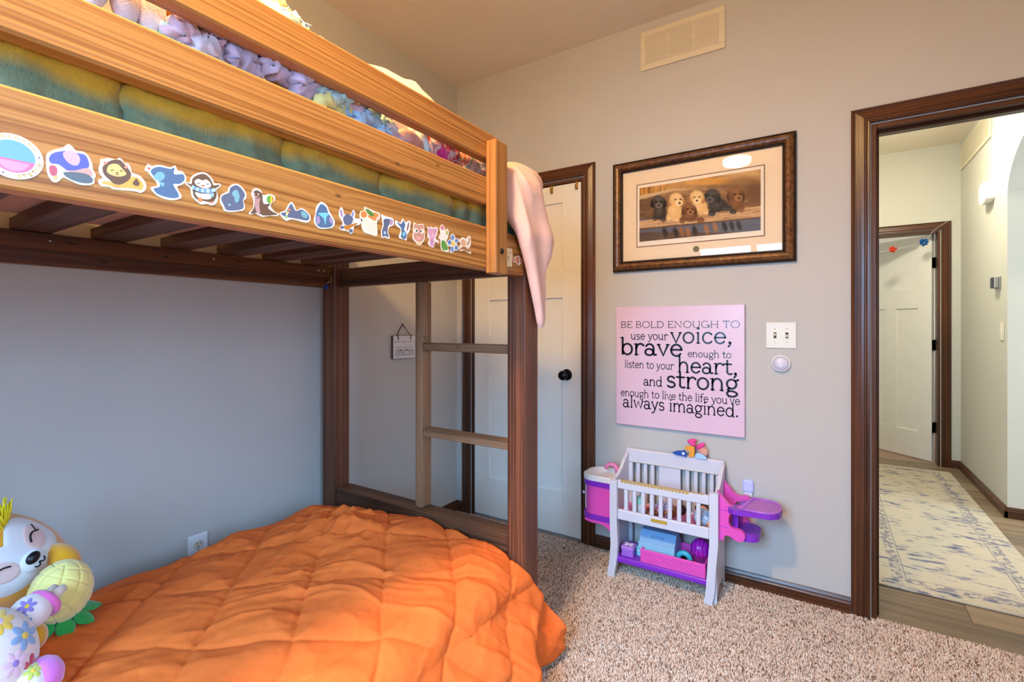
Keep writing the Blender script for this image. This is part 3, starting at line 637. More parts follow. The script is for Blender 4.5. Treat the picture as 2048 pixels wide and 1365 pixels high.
# ---------------------------------------------------------------- stroke lettering for printed and painted signs
def arc(cx, cy, rx, ry, a0, a1, n=14): return [(cx+rx*math.cos(math.radians(a0+(a1-a0)*k/n)), cy+ry*math.sin(math.radians(a0+(a1-a0)*k/n))) for k in range(n+1)]
def sf(x, y, w=.07): return ('s', x, y, w)
GL = {
 'a': (.50, [arc(.22, .32, .15, .155, 155, 0, 8)+[(.37, .08), (.40, .02), (.47, .03)], arc(.205, .135, .155, .135, 10, 350)]),
 'b': (.54, [[(.10, .74), (.10, .02)], arc(.29, .24, .19, .235, 0, 360, 20), sf(.06, .735, .05)]),
 'c': (.46, [arc(.25, .24, .19, .235, 42, 318)]),
 'd': (.56, [[(.44, .74), (.44, .0)], arc(.25, .24, .19, .235, 0, 360, 20), sf(.40, .735, .05), sf(.48, .01, .05)]),
 'e': (.49, [arc(.25, .24, .19, .235, 5, 322, 18), [(.07, .26), (.44, .26)]]),
 'f': (.34, [[(.14, 0), (.14, .55)]+arc(.27, .55, .13, .19, 180, 50, 8), [(.02, .46), (.30, .46)], sf(.14, .01)]),
 'g': (.50, [arc(.235, .29, .17, .185, 0, 360, 18), [(.36, .42), (.47, .47)], [(.16, .12), (.10, .06), (.16, .01), (.32, -.01), (.42, -.07)]+arc(.25, -.10, .18, .12, 10, -190, 14)+[(.12, -.01)]]),
 'h': (.56, [[(.10, .74), (.10, 0)], [(.10, .28)]+arc(.275, .28, .165, .20, 160, 0, 10)+[(.44, 0)], sf(.06, .735, .05), sf(.10, .01), sf(.44, .01)]),
 'i': (.24, [[(.12, .47), (.12, 0)], ('d', .12, .66), sf(.09, .465, .05), sf(.12, .01)]),
 'l': (.24, [[(.12, .74), (.12, 0)], sf(.09, .735, .05), sf(.12, .01)]),
 'm': (.84, [[(.10, .47), (.10, 0)], [(.10, .28)]+arc(.26, .29, .15, .19, 160, 0, 10)+[(.41, 0)], [(.41, .28)]+arc(.57, .29, .15, .19, 160, 0, 10)+[(.72, 0)], sf(.07, .465, .05), sf(.10, .01), sf(.41, .01), sf(.72, .01)]),
 'n': (.56, [[(.10, .47), (.10, 0)], [(.10, .28)]+arc(.275, .28, .165, .20, 160, 0, 10)+[(.44, 0)], sf(.07, .465, .05), sf(.10, .01), sf(.44, .01)]),
 'o': (.52, [arc(.26, .24, .20, .235, 0, 360, 22)]),
 'r': (.42, [[(.11, .47), (.11, 0)], [(.11, .26)]+arc(.28, .27, .16, .21, 170, 40, 10), sf(.08, .465, .05), sf(.12, .01)]),
 's': (.42, [arc(.21, .355, .135, .118, 25, 270, 12)+arc(.21, .12, .15, .118, 90, -150, 12)]),
 't': (.36, [[(.15, .62), (.15, .12)]+arc(.26, .12, .11, .105, 180, 310, 8), [(.02, .46), (.31, .46)]]),
 'u': (.56, [[(.10, .47), (.10, .18)]+arc(.265, .18, .165, .17, 180, 350, 10), [(.43, .47), (.43, 0)], sf(.07, .465, .05), sf(.40, .465, .05), sf(.47, .01, .05)]),
 'v': (.48, [[(.06, .46), (.24, .01), (.42, .46)], sf(.07, .465, .06), sf(.41, .465, .06)]),
 'w': (.70, [[(.06, .46), (.20, .02), (.35, .42), (.50, .02), (.64, .46)], sf(.07, .465, .06), sf(.63, .465, .06)]),
 'y': (.48, [[(.06, .46), (.25, .03)], [(.43, .46), (.22, -.10), (.14, -.20), (.05, -.19)], sf(.07, .465, .06), sf(.42, .465, .06)]),
 ',': (.22, [('d', .11, .05), [(.14, .05), (.13, -.04), (.07, -.12)]]), '.': (.22, [('d', .11, .05)]), "'": (.16, [[(.10, .74), (.06, .58)]]), ' ': (.26, []),
 'B': (.62, [[(.12, .69), (.12, .01)], [(.12, .68), (.34, .68)]+arc(.34, .52, .15, .16, 90, -90, 10)+[(.12, .36)], [(.34, .36)]+arc(.36, .185, .18, .175, 90, -90, 10)+[(.12, .01)], sf(.10, .685), sf(.10, .01)]),
 'C': (.68, [arc(.37, .35, .30, .345, 45, 315, 20)]),
 'D': (.74, [[(.12, .69), (.12, .01)], [(.12, .68), (.30, .68)]+arc(.32, .345, .32, .335, 90, -90, 16)+[(.12, .01)], sf(.10, .685), sf(.10, .01)]),
 'E': (.58, [[(.12, .69), (.12, .01)], [(.12, .68), (.52, .68), (.52, .60)], [(.12, .36), (.44, .36)], [(.12, .01), (.53, .01), (.53, .10)], sf(.10, .685), sf(.10, .01)]),
 'G': (.76, [arc(.38, .35, .31, .345, 45, 350, 20)+[(.685, .04)], [(.46, .31), (.72, .31)]]),
 'H': (.76, [[(.13, .69), (.13, .01)], [(.62, .69), (.62, .01)], [(.13, .36), (.62, .36)], sf(.13, .685), sf(.13, .01), sf(.62, .685), sf(.62, .01)]),
 'I': (.30, [[(.15, .69), (.15, .01)], sf(.15, .685), sf(.15, .01)]),
 'L': (.56, [[(.12, .69), (.12, .01)], [(.12, .01), (.52, .01), (.52, .12)], sf(.12, .685), sf(.10, .01)]),
 'N': (.78, [[(.13, .01), (.13, .68), (.63, .02), (.63, .69)], sf(.12, .685), sf(.13, .01), sf(.63, .685)]),
 'O': (.80, [arc(.40, .35, .33, .345, 0, 360, 26)]),
 'R': (.64, [[(.12, .69), (.12, .01)], [(.12, .68), (.34, .68)]+arc(.34, .51, .16, .17, 90, -90, 10)+[(.12, .34)], [(.30, .34), (.56, .01)], sf(.10, .685), sf(.12, .01), sf(.57, .01, .05)]),
 'S': (.54, [arc(.27, .52, .19, .165, 30, 270, 14)+arc(.27, .18, .20, .175, 90, -150, 14)]),
 'T': (.62, [[(.31, .68), (.31, .01)], [(.04, .58), (.05, .68), (.57, .68), (.58, .58)], sf(.31, .01)]),
 'U': (.74, [[(.12, .69), (.12, .24)]+arc(.37, .24, .25, .235, 180, 360, 14)+[(.62, .69)], sf(.12, .685), sf(.62, .685)]),
}
def stroke(mb, pts, w, fn, col=None):
    n = len(pts); P = [Vector(p) for p in pts]; closed = n > 3 and (P[0]-P[-1]).length < 1e-4
    if closed: P = P[:-1]; n -= 1
    L, R = [], []
    for i in range(n):
        a = P[(i-1) % n] if closed or i > 0 else P[i]; b = P[(i+1) % n] if closed or i < n-1 else P[i]
        t = (b-a); t = t.normalized() if t.length > 1e-9 else Vector((1, 0)); nn = Vector((-t.y, t.x))
        k = 1.0
        if (closed or 0 < i < n-1):
            d1 = (P[i]-a).normalized(); k = min(1.6, 1/max(.4, d1.dot(t)))
        L.append(P[i]+nn*w/2*k); R.append(P[i]-nn*w/2*k)
    for i in range(n if closed else n-1):
        j = (i+1) % n; mb.poly([fn(*L[i]), fn(*R[i]), fn(*R[j]), fn(*L[j])], col)
    if not closed:
        for e in (P[0], P[-1]): mb.poly([fn(e.x+w/2*math.cos(q), e.y+w/2*math.sin(q)) for q in np.linspace(0, 2*PI, 8, endpoint=False)], col)
def letters(mb, text, x0, x1, base, em, fn, sw=.075, col=None):
    # text between x0 and x1 on a baseline; em = height unit; fn maps (x, y) on the sign to 3D
    W_ = sum(GL[c][0] for c in text); kx = (x1-x0)/W_; x = x0
    for c in text:
        adv, st = GL[c]
        for s_ in st:
            f2 = lambda a, b, x=x: fn(x+a*kx, base+b*em)
            if s_[0] == 's': stroke(mb, [(s_[1]-s_[3], s_[2]), (s_[1]+s_[3], s_[2])], sw*.55, f2, col)
            elif s_[0] == 'd': mb.poly([f2(s_[1]+sw*.8*math.cos(q), s_[2]+sw*.8*math.sin(q)) for q in np.linspace(0, 2*PI, 12, endpoint=False)], col)
            else: stroke(mb, s_, sw, f2, col)
        x += adv*kx
# ---------------------------------------------------------------- things on the back wall
m_ink = plain('black_sign_paint', (18, 20, 30), .25, .5); m_signpink = plain('pale_pink_lacquer', (226, 192, 206), .32, .5, var=(3, (220, 190, 212)))
sg = thing('quote_sign', 'square pale pink sign reading BE BOLD ENOUGH TO use your voice', 'sign', None, (1.0886, 0, .682))
SW, SH = .613, .611
B1('board', (0, SW, -.022, -.001, 0, SH), m_signpink, sg, .002)
mb = MB(); fn = lambda a, b: (a*SW, -.0224, (1-b)*SH)
def line(txt, x0, x1, base, xh, sw=.075, cap=False):
    em = xh/(.70 if cap else .475)
    letters(mb, txt, x0, x1, -base, em, lambda a, b: fn(a, -b), sw)
line('BE BOLD ENOUGH TO', .040, .972, .177, .053, .06, True); line('use your', .128, .44, .275, .043, .075); line('voice,', .455, .918, .298, .084, .076)
line('brave', .038, .555, .404, .092, .082); line('enough to', .590, .910, .407, .036, .075); line('listen to your', .075, .487, .514, .041, .075)
line('heart,', .512, .955, .532, .081, .08); line('and', .236, .394, .656, .050, .08); line('strong', .422, .962, .657, .088, .082)
line("enough to live the life you've", .041, .970, .756, .041, .075); line('always imagined.', .059, .962, .850, .065, .076)
mb.build('lettering', m_ink, sg)
# framed print
FX, FZ, FW, FH = 1.069, 1.476, .836, .568
t = NT('antique_bronze_frame'); t.set(.35, .5, .15); X = t.xyz()
nz = t.noise(scale=55, detail=5, rough=.7); t.base(t.ramp(nz, ((.3, (40, 22, 14)), (.45, (92, 56, 30)), (.6, (128, 86, 46)), (.75, (84, 54, 34))))); t.bump(nz, .3, .002); m_frame = t.m
m_frameedge = plain('dark_frame_edge', (34, 22, 18), .35, .5, bump=(300, .4)); m_mat = plain('cream_mat_board', (236, 214, 184), .85, .2); m_matline = plain('brown_mat_bevel', (128, 96, 70), .8, .2); m_paper = plain('print_paper', (240, 226, 206), .8, .2)
pic = thing('framed_picture', 'framed print of six labrador puppies on a wooden bench', 'picture', None, (FX, 0, FZ))
def moulding(prof, w, mat, nm, off):
    # four mitred sides, prof = (inwards, outwards from wall)
    for k in range(4):
        mb = MB(); n = len(prof)
        cs = [((0, 0), (1, 1)), ((FW, 0), (-1, 1)), ((FW, FH), (-1, -1)), ((0, FH), (1, -1))]
        (p, sp), (q, sq_) = cs[k], cs[(k+1) % 4]
        vs = [(p[0]+sp[0]*(i+off), -d, p[1]+sp[1]*(i+off)) for i, d in prof]+[(q[0]+sq_[0]*(i+off), -d, q[1]+sq_[1]*(i+off)) for i, d in prof]
        mb.add(vs, [(j, (j+1) % n, n+(j+1) % n, n+j) for j in range(n)]+[tuple(range(n))[::-1], tuple(range(n, 2*n))]); mb.build(nm, mat, pic, fix=True)
fw = .052
moulding([(0, .001), (0, .016), (.004, .022), (.007, .018), (.007, .001)], fw, m_frameedge, 'outer_bead', 0)
moulding([(0, .001), (0, .018), (.008, .030), (.018, .036), (.028, .033), (.034, .026), (.036, .024), (.036, .001)], fw, m_frame, 'frame_side', .0072)
moulding([(0, .001), (0, .024), (.004, .027), (.008, .022), (.0105, .016), (.0105, .001)], fw, m_frameedge, 'inner_bead', .0435)
def px(u, v, d): return (u*FW, -d, (1-v)*FH)
B1('mat_board', (.05, FW-.05, -.008, -.002, .05, FH-.05), m_mat, pic, 0)
B1('mat_bevel', (.149*FW, .854*FW, -.0085, -.008, (1-.786)*FH, (1-.217)*FH), m_matline, pic, 0); B1('print_border', (.1545*FW, .8485*FW, -.009, -.0085, (1-.778)*FH, (1-.225)*FH), m_paper, pic, 0)
def painting():
    NX, NY = 420, 210; u, v = np.meshgrid(np.linspace(0, 1, NX), np.linspace(0, 1, NY))
    w = -.12481*u+.00488*v+1; X = (858.38609*u+6.70732*v+345)/w; Y = (-215.41873*u+457.08293*v+590)/w
    jx = X+4*fbm(X/22, Y/22, 2, 1); jy = Y+4*fbm(X/22+9, Y/22+4, 2, 2)
    C = np.zeros((NY, NX, 3)); 
    def put(mask, c, a=1.0):
        m = (np.clip(mask, 0, 1)*a)[..., None]; C[:] = C*(1-m)+np.array(lin(c)[:3])*m
    def el(cx, cy, rx, ry, c, a=1.0, soft=.16, rot=0):
        r = math.radians(rot); dx, dy = jx-cx, jy-cy; p = dx*math.cos(r)+dy*math.sin(r); q = -dx*math.sin(r)+dy*math.cos(r)
        d = np.sqrt((p/rx)**2+(q/ry)**2); put((1+soft-d)/(2*soft), c, a)
    def band(pts_top, pts_bot, c, a=1.0, soft=5):
        yt = np.interp(X, *zip(*pts_top)); yb = np.interp(X, *zip(*pts_bot)); put(np.minimum((Y-yt)/soft, (yb-Y)/soft)+.5, c, a)
    put(np.ones_like(X), (138, 98, 66)); put(vnoise(X/60, Y/22, 4), (176, 132, 90), .8); put(vnoise(X/30, Y/12, 5)**2, (88, 58, 36), .7)
    band([(345, 560), (760, 500)], [(345, 690), (720, 560)], (206, 150, 72)); put((vnoise(X/5, Y/60, 7) > .55)*(Y < 690-(X-345)*.3)*(X < 740), (120, 70, 24), .75)
    band([(340, 655), (640, 590), (800, 600)], [(340, 690), (640, 610), (800, 600)], (206, 180, 140), .9, 6)
    el(700, 560, 220, 60, (214, 168, 108), .5, .5); el(1230, 470, 190, 60, (222, 180, 116), .7, .5); el(1260, 560, 200, 70, (134, 98, 66), .8, .3); el(1330, 640, 90, 100, (110, 76, 50), .8, .4)
    put(((X < 520) & (Y > 680))*1.0*.5, (84, 56, 38), 1)
    band([(340, 930), (1400, 800)], [(340, 1080), (1400, 980)], (110, 92, 84)); put((Y > 930-(X-340)*.122)*vnoise(X/70, Y/12, 8), (160, 148, 142), .8)
    band([(340, 960), (700, 930), (900, 960)], [(340, 1080), (900, 1060)], (78, 54, 40), .8, 20); band([(1000, 850), (1400, 800)], [(1000, 960), (1400, 960)], (88, 98, 116), .85, 18)
    band([(340, 868), (1400, 738)], [(340, 938), (1400, 832)], (206, 166, 122)); put((Y > 868-(X-340)*.123)*(Y < 940-(X-340)*.102)*(vnoise(X/90, (Y+X*.115)/5, 9) > .62), (160, 118, 80), .7)
    band([(340, 930), (1400, 828)], [(340, 944), (1400, 840)], (96, 66, 46), .9, 3)
    for x, y, c in ((565, 960, (36, 28, 26)), (655, 962, (36, 28, 26)), (705, 955, (150, 100, 66)), (760, 960, (158, 104, 66)), (815, 945, (50, 36, 30)), (915, 935, (160, 110, 72)), (990, 920, (164, 112, 74)), (1070, 915, (40, 42, 50)), (1130, 908, (40, 42, 50)), (1190, 905, (44, 46, 56))): el(x, y, 20, 42, c, .95, .3, -18)
    def pup(hx, hy, r, body, ear, face, bx, by, brx, bry, paws, nose, look=0):
        el(bx, by, brx, bry, body); el(bx-brx*.2, by-bry*.2, brx*.5, bry*.6, face, .35, .6)
        for (x, y, rx, ry) in paws: el(x, y, rx, ry, body); el(x, y+ry*.35, rx*.8, ry*.45, face, .5, .4)
        el(hx-r*.82+look*.2, hy+r*.25, r*.42, r*.72, ear, 1, .2, 12); el(hx+r*.82+look*.2, hy+r*.25, r*.42, r*.72, ear, 1, .2, -12)
        el(hx, hy, r, r*.98, body); el(hx, hy-r*.45, r*.7, r*.42, face, .55, .5)
        el(hx+look, hy+r*.55, r*.56, r*.46, face); 
        for sx in (-1, 1): el(hx+look*.7+sx*r*.38, hy+r*.02, r*.13, r*.13, (18, 12, 10), 1, .3)
        el(hx+look*1.25, hy+r*.55, r*.2, r*.16, nose, 1, .3)
    YB, YF = (222, 180, 118), (240, 212, 160); BK, BKF = (40, 32, 30), (120, 106, 98); CH, CHF = (118, 74, 44), (166, 116, 74)
    pup(1158, 640, 62, CH, (80, 48, 30), CHF, 1160, 730, 78, 60, ((1208, 765, 28, 28), (1110, 740, 30, 34)), (50, 30, 24), 26)
    pup(965, 655, 60, (50, 46, 46), (24, 20, 20), (92, 90, 92), 1010, 735, 90, 62, ((958, 800, 34, 26), (1140, 790, 30, 20), (1085, 760, 50, 26)), (22, 20, 22), -20)
    pup(832, 665, 56, YB, (172, 122, 70), YF, 850, 750, 72, 66, ((912, 790, 22, 26),), (60, 36, 28), 2)
    pup(656, 685, 56, YB, (180, 130, 76), YF, 648, 790, 64, 72, ((600, 835, 24, 28), (655, 850, 28, 22)), (60, 36, 28), 24)
    pup(507, 705, 54, (50, 44, 42), (20, 16, 16), BKF, 522, 795, 56, 66, ((480, 845, 24, 20), (550, 852, 22, 22)), (14, 12, 12), 4)
    pup(768, 765, 52, CH, (72, 42, 26), CHF, 775, 825, 74, 48, ((712, 862, 26, 26), (865, 862, 32, 26)), (44, 26, 20), 10)
    C[:] = C*(.93+.14*vnoise(X/9, Y/6, 12))[..., None]
    P = np.stack([(.168+.6655*u)*FW, np.full_like(u, -.0093), (1-(.2505+.4855*v))*FH], -1)
    return npmesh('print', P.reshape(-1, 3), gridfaces(NY, NX)[:, ::-1], vcol('printed_picture_ink', .75, .2), pic, C.reshape(-1, 3), False)
painting()
MB().lathe([(0, 0), (.0145, 0), (.0145, .0012), (.0125, .0016), (.0118, .0012), (0, .0012)], 28, Matrix.Translation((.5*FW, -.008, (1-.843)*FH)) @ Matrix.Rotation(PI/2, 4, 'X')).build('medallion', plain('pewter_medallion', (132, 124, 96), .45, .5, .5, bump=(900, .8)), pic, True, fix=True, angle=30)
mb = MB(); 
for k in range(14): stroke(mb, [(.455+k*.0072, .752+.002*math.sin(k*2.1)), (.458+k*.0072, .748), (.460+k*.0072, .753)], .0012, lambda a, b: px(a, b, .0092))
mb.build('caption_script', plain('faint_pencil', (150, 128, 104), .8), pic)
t = NT('picture_glass'); fr = t.n('ShaderNodeFresnel'); fr.inputs[0].default_value = 1.45; tp = t.n('ShaderNodeBsdfTransparent'); gl = t.n('ShaderNodeBsdfGlossy'); gl.inputs['Roughness'].default_value = .015
mx = t.n('ShaderNodeMixShader'); t.l(fr.outputs[0], mx.inputs[0]); t.l(tp.outputs[0], mx.inputs[1]); t.l(gl.outputs[0], mx.inputs[2]); t.l(mx.outputs[0], t.t.nodes['Material Output'].inputs[0]); m_glass = t.m
MB().poly([(.054, -.0125, .054), (FW-.054, -.0125, .054), (FW-.054, -.0125, FH-.054), (.054, -.0125, FH-.054)]).build('glass_pane', m_glass, pic)
# return-air vents
def vent(name, label, w, h, cols, loc, rotz):
    r = thing(name, label, 'vent', None, loc); r.rotation_euler = (0, 0, rotz); fr_ = .028; d = .009
    for q in ((0, w, -d, -.001, 0, fr_), (0, w, -d, -.001, h-fr_, h), (0, fr_, -d, -.001, fr_, h-fr_), (w-fr_, w, -d, -.001, fr_, h-fr_)): B1('frame', q, m_vent, r, .002)
    B1('backing', (fr_, w-fr_, -.0025, -.001, fr_, h-fr_), m_ventdark, r, 0); cw = (w-2*fr_+.014)/cols
    for k in range(1, cols): B1('divider', (fr_+k*cw-.014, fr_+k*cw, -d+.001, -.0026, fr_, h-fr_), m_vent, r, .001)
    n = 12
    for k in range(n):
        z = fr_+(k+.5)*(h-2*fr_)/n
        M = Matrix.Translation((0, -.0056, z)) @ Matrix.Rotation(math.radians(38), 4, 'X')
        MB().box(fr_, w-fr_, -.0009, .0009, -.0078, .0078, M=M).build('louver', m_vent, r)
    for xx in (.012, w-.012): bolt('screw', (xx, -d, h/2), 'y', .004, m_vent, r)
    return r
vent('wall_vent', 'cream louvered return vent high on the bedroom wall above the picture', .403, .199, 3, (1.214, 0, 2.499), 0)
vent('wall_vent', 'cream louvered return vent high on the hall wall', .86, .2, 6, (HX1, 2.955, 2.487), -PI/2)
# switches, puck light, outlet
def plate(mb_, w, h, d=.006): return mb_.box(-w/2, w/2, -d, -.0005, -h/2, h/2, .003)
sw = thing('light_switch', 'ivory double toggle switch plate right of the pink sign', 'switch', None, (1.8455, 0, 1.152))
plate(MB(), .119, .116).build('plate', m_plate, sw)
for dx, up in ((-.023, 1), (.023, -1)):
    B1('toggle_slot', (dx-.0055, dx+.0055, -.0066, -.006, -.013, .013), m_ventdark, sw, 0)
    MB().box(-.004, .004, -.010, .0, -.0045, .0045, .001, M=Matrix.Translation((dx, -.0066, 0)) @ Matrix.Rotation(math.radians(-28*up), 4, 'X')).build('toggle', m_plate, sw)
    for dz in (-.03, .03): bolt('screw', (dx, -.006, dz), 'y', .003, m_vent, sw)
t = NT('frosted_puck_lens'); t.set(.3, .5); t.base(lin((206, 204, 222))); m_lens = t.m
pk = thing('puck_light', 'round white stick-on puck light below the switch plate', 'lamp', None, (1.846, 0, 1.028))
Ry = Matrix.Rotation(PI/2, 4, 'X')
MB().lathe([(0, .001), (.038, .001), (.039, .008), (.036, .016), (.031, .019), (.0305, .017), (0, .017)], 36, Ry).build('housing', plain('white_plastic', (236, 236, 238), .35), pk, True, fix=True, angle=40)
MB().lathe([(0, .0172), (.030, .0172), (.027, .021), (.018, .0245), (0, .026)], 36, Ry).build('lens', m_lens, pk, True, fix=True)
def outlet(label, loc, rz):
    r = thing('wall_outlet', label, 'outlet', None, loc); r.rotation_euler = (0, 0, rz)
    m = plain('white_outlet_plastic', (238, 238, 240), .35, .5); plate(MB(), .07, .115, .006).build('plate', m, r)
    for dz in (.0195, -.0195):
        f = MB(); f.lathe([(0, .006), (.0165, .006), (.0165, .0078), (.0155, .0085), (0, .0085)], 24, Matrix.Translation((0, 0, dz)) @ Ry); o = f.build('receptacle', plain('ivory_receptacle', (222, 214, 196), .4), r, True, fix=True, angle=30)
        for dx, hh in ((-.006, .0045), (.006, .0036)): B1('slot', (dx-.0011, dx+.0011, -.0088, -.0084, dz+.002-hh+.003, dz+.002+hh+.003), m_black, o, 0)
        MB().lathe([(0, .0084), (.0024, .0084), (.0024, .0088), (0, .0088)], 12, Matrix.Translation((0, 0, dz-.008)) @ Ry).build('slot', m_black, o, fix=True)
    bolt('screw', (0, -.006, 0), 'y', .003, m_steel, r); return r
outlet('white duplex outlet on the wall just above the orange comforter', (0, -1.552, .343), PI/2)
# small hanging plaque behind the ladder
plq = thing('hanging_plaque', 'small white wooden plaque with brown ribbon reading INSTRUCTIONS', 'plaque', None, (0, -.487, 1.012))
m_plw = plain('white_washed_wood', (226, 224, 226), .7, .3, bump=(120, .3)); m_plb = plain('brown_plaque_edge', (92, 68, 52), .6); m_rib = plain('dark_brown_ribbon', (60, 34, 30), .6, .3)
B1('board', (.002, .0165, -.085, .085, 0, .129), m_plb, plq, .001); B1('face', (.0165, .0178, -.0835, .0835, .0015, .1275), m_plw, plq, 0)
mb = MB(); letters(mb, 'INSTRUCTIONS', -.070, .074, .016, .046, lambda a, b: (.0181, a, b), .09); mb.build('lettering', plain('navy_plaque_ink', (44, 48, 66), .5), plq)
mb = MB()
for y0, y1, z0 in ((-.072, .062, .088), (-.062, .05, .056)):      # two lines of faint script
    yy = y0; k = 0
    while yy < y1:
        if (k*5) % 7 != 4: stroke(mb, [(yy, z0+.002), (yy+.0025, z0+.010+.006*((k*3) % 4 == 0)), (yy+.004, z0), (yy+.0065, z0+.008)], .0013, lambda a, b: (.0181, a, b))
        yy += .0078; k += 1
mb.build('script', plain('grey_plaque_ink', (150, 150, 162), .6), plq)
MB().tube([(.012, -.052, .129), (.006, -.025, .165), (.004, .0, .193)], .003, 8, flat=.5).build('ribbon', m_rib, plq, True); MB().tube([(.012, .052, .129), (.006, .025, .165), (.004, .0, .193)], .003, 8, flat=.5).build('ribbon', m_rib, plq, True)
for s_ in (-1, 1): MB().tube([(.019, .052*s_, .132), (.0195, .050*s_, .118), (.019, .046*s_, .106)], .0032, 8, flat=.5).build('ribbon_tail', m_rib, plq, True)
bolt('nail', (.001, 0, .196), 'x', .003, m_black, plq)
# brass tag and blue token dangling at the corner of the back post
cl = thing('dangling_clip', 'brass strap with blue oval tag dangling at the back bed post', 'tag', None, (.10, -1.036, 1.37))
B1('strap', (-.006, .012, -.003, .0, .022, .10), m_brass, cl, .001); MB().ell((-.025, -.006, .004), (.019, .004, .011), 20, 10, Matrix.Rotation(.2, 3, 'Y')).build('oval_tag', plain('blue_rubber', (40, 74, 150), .4), cl, True)
MB().tube([(-.002, -.003, .028), (-.012, -.008, .02), (-.018, -.007, .012)], .002, 6).build('ring', m_steel, cl, True)
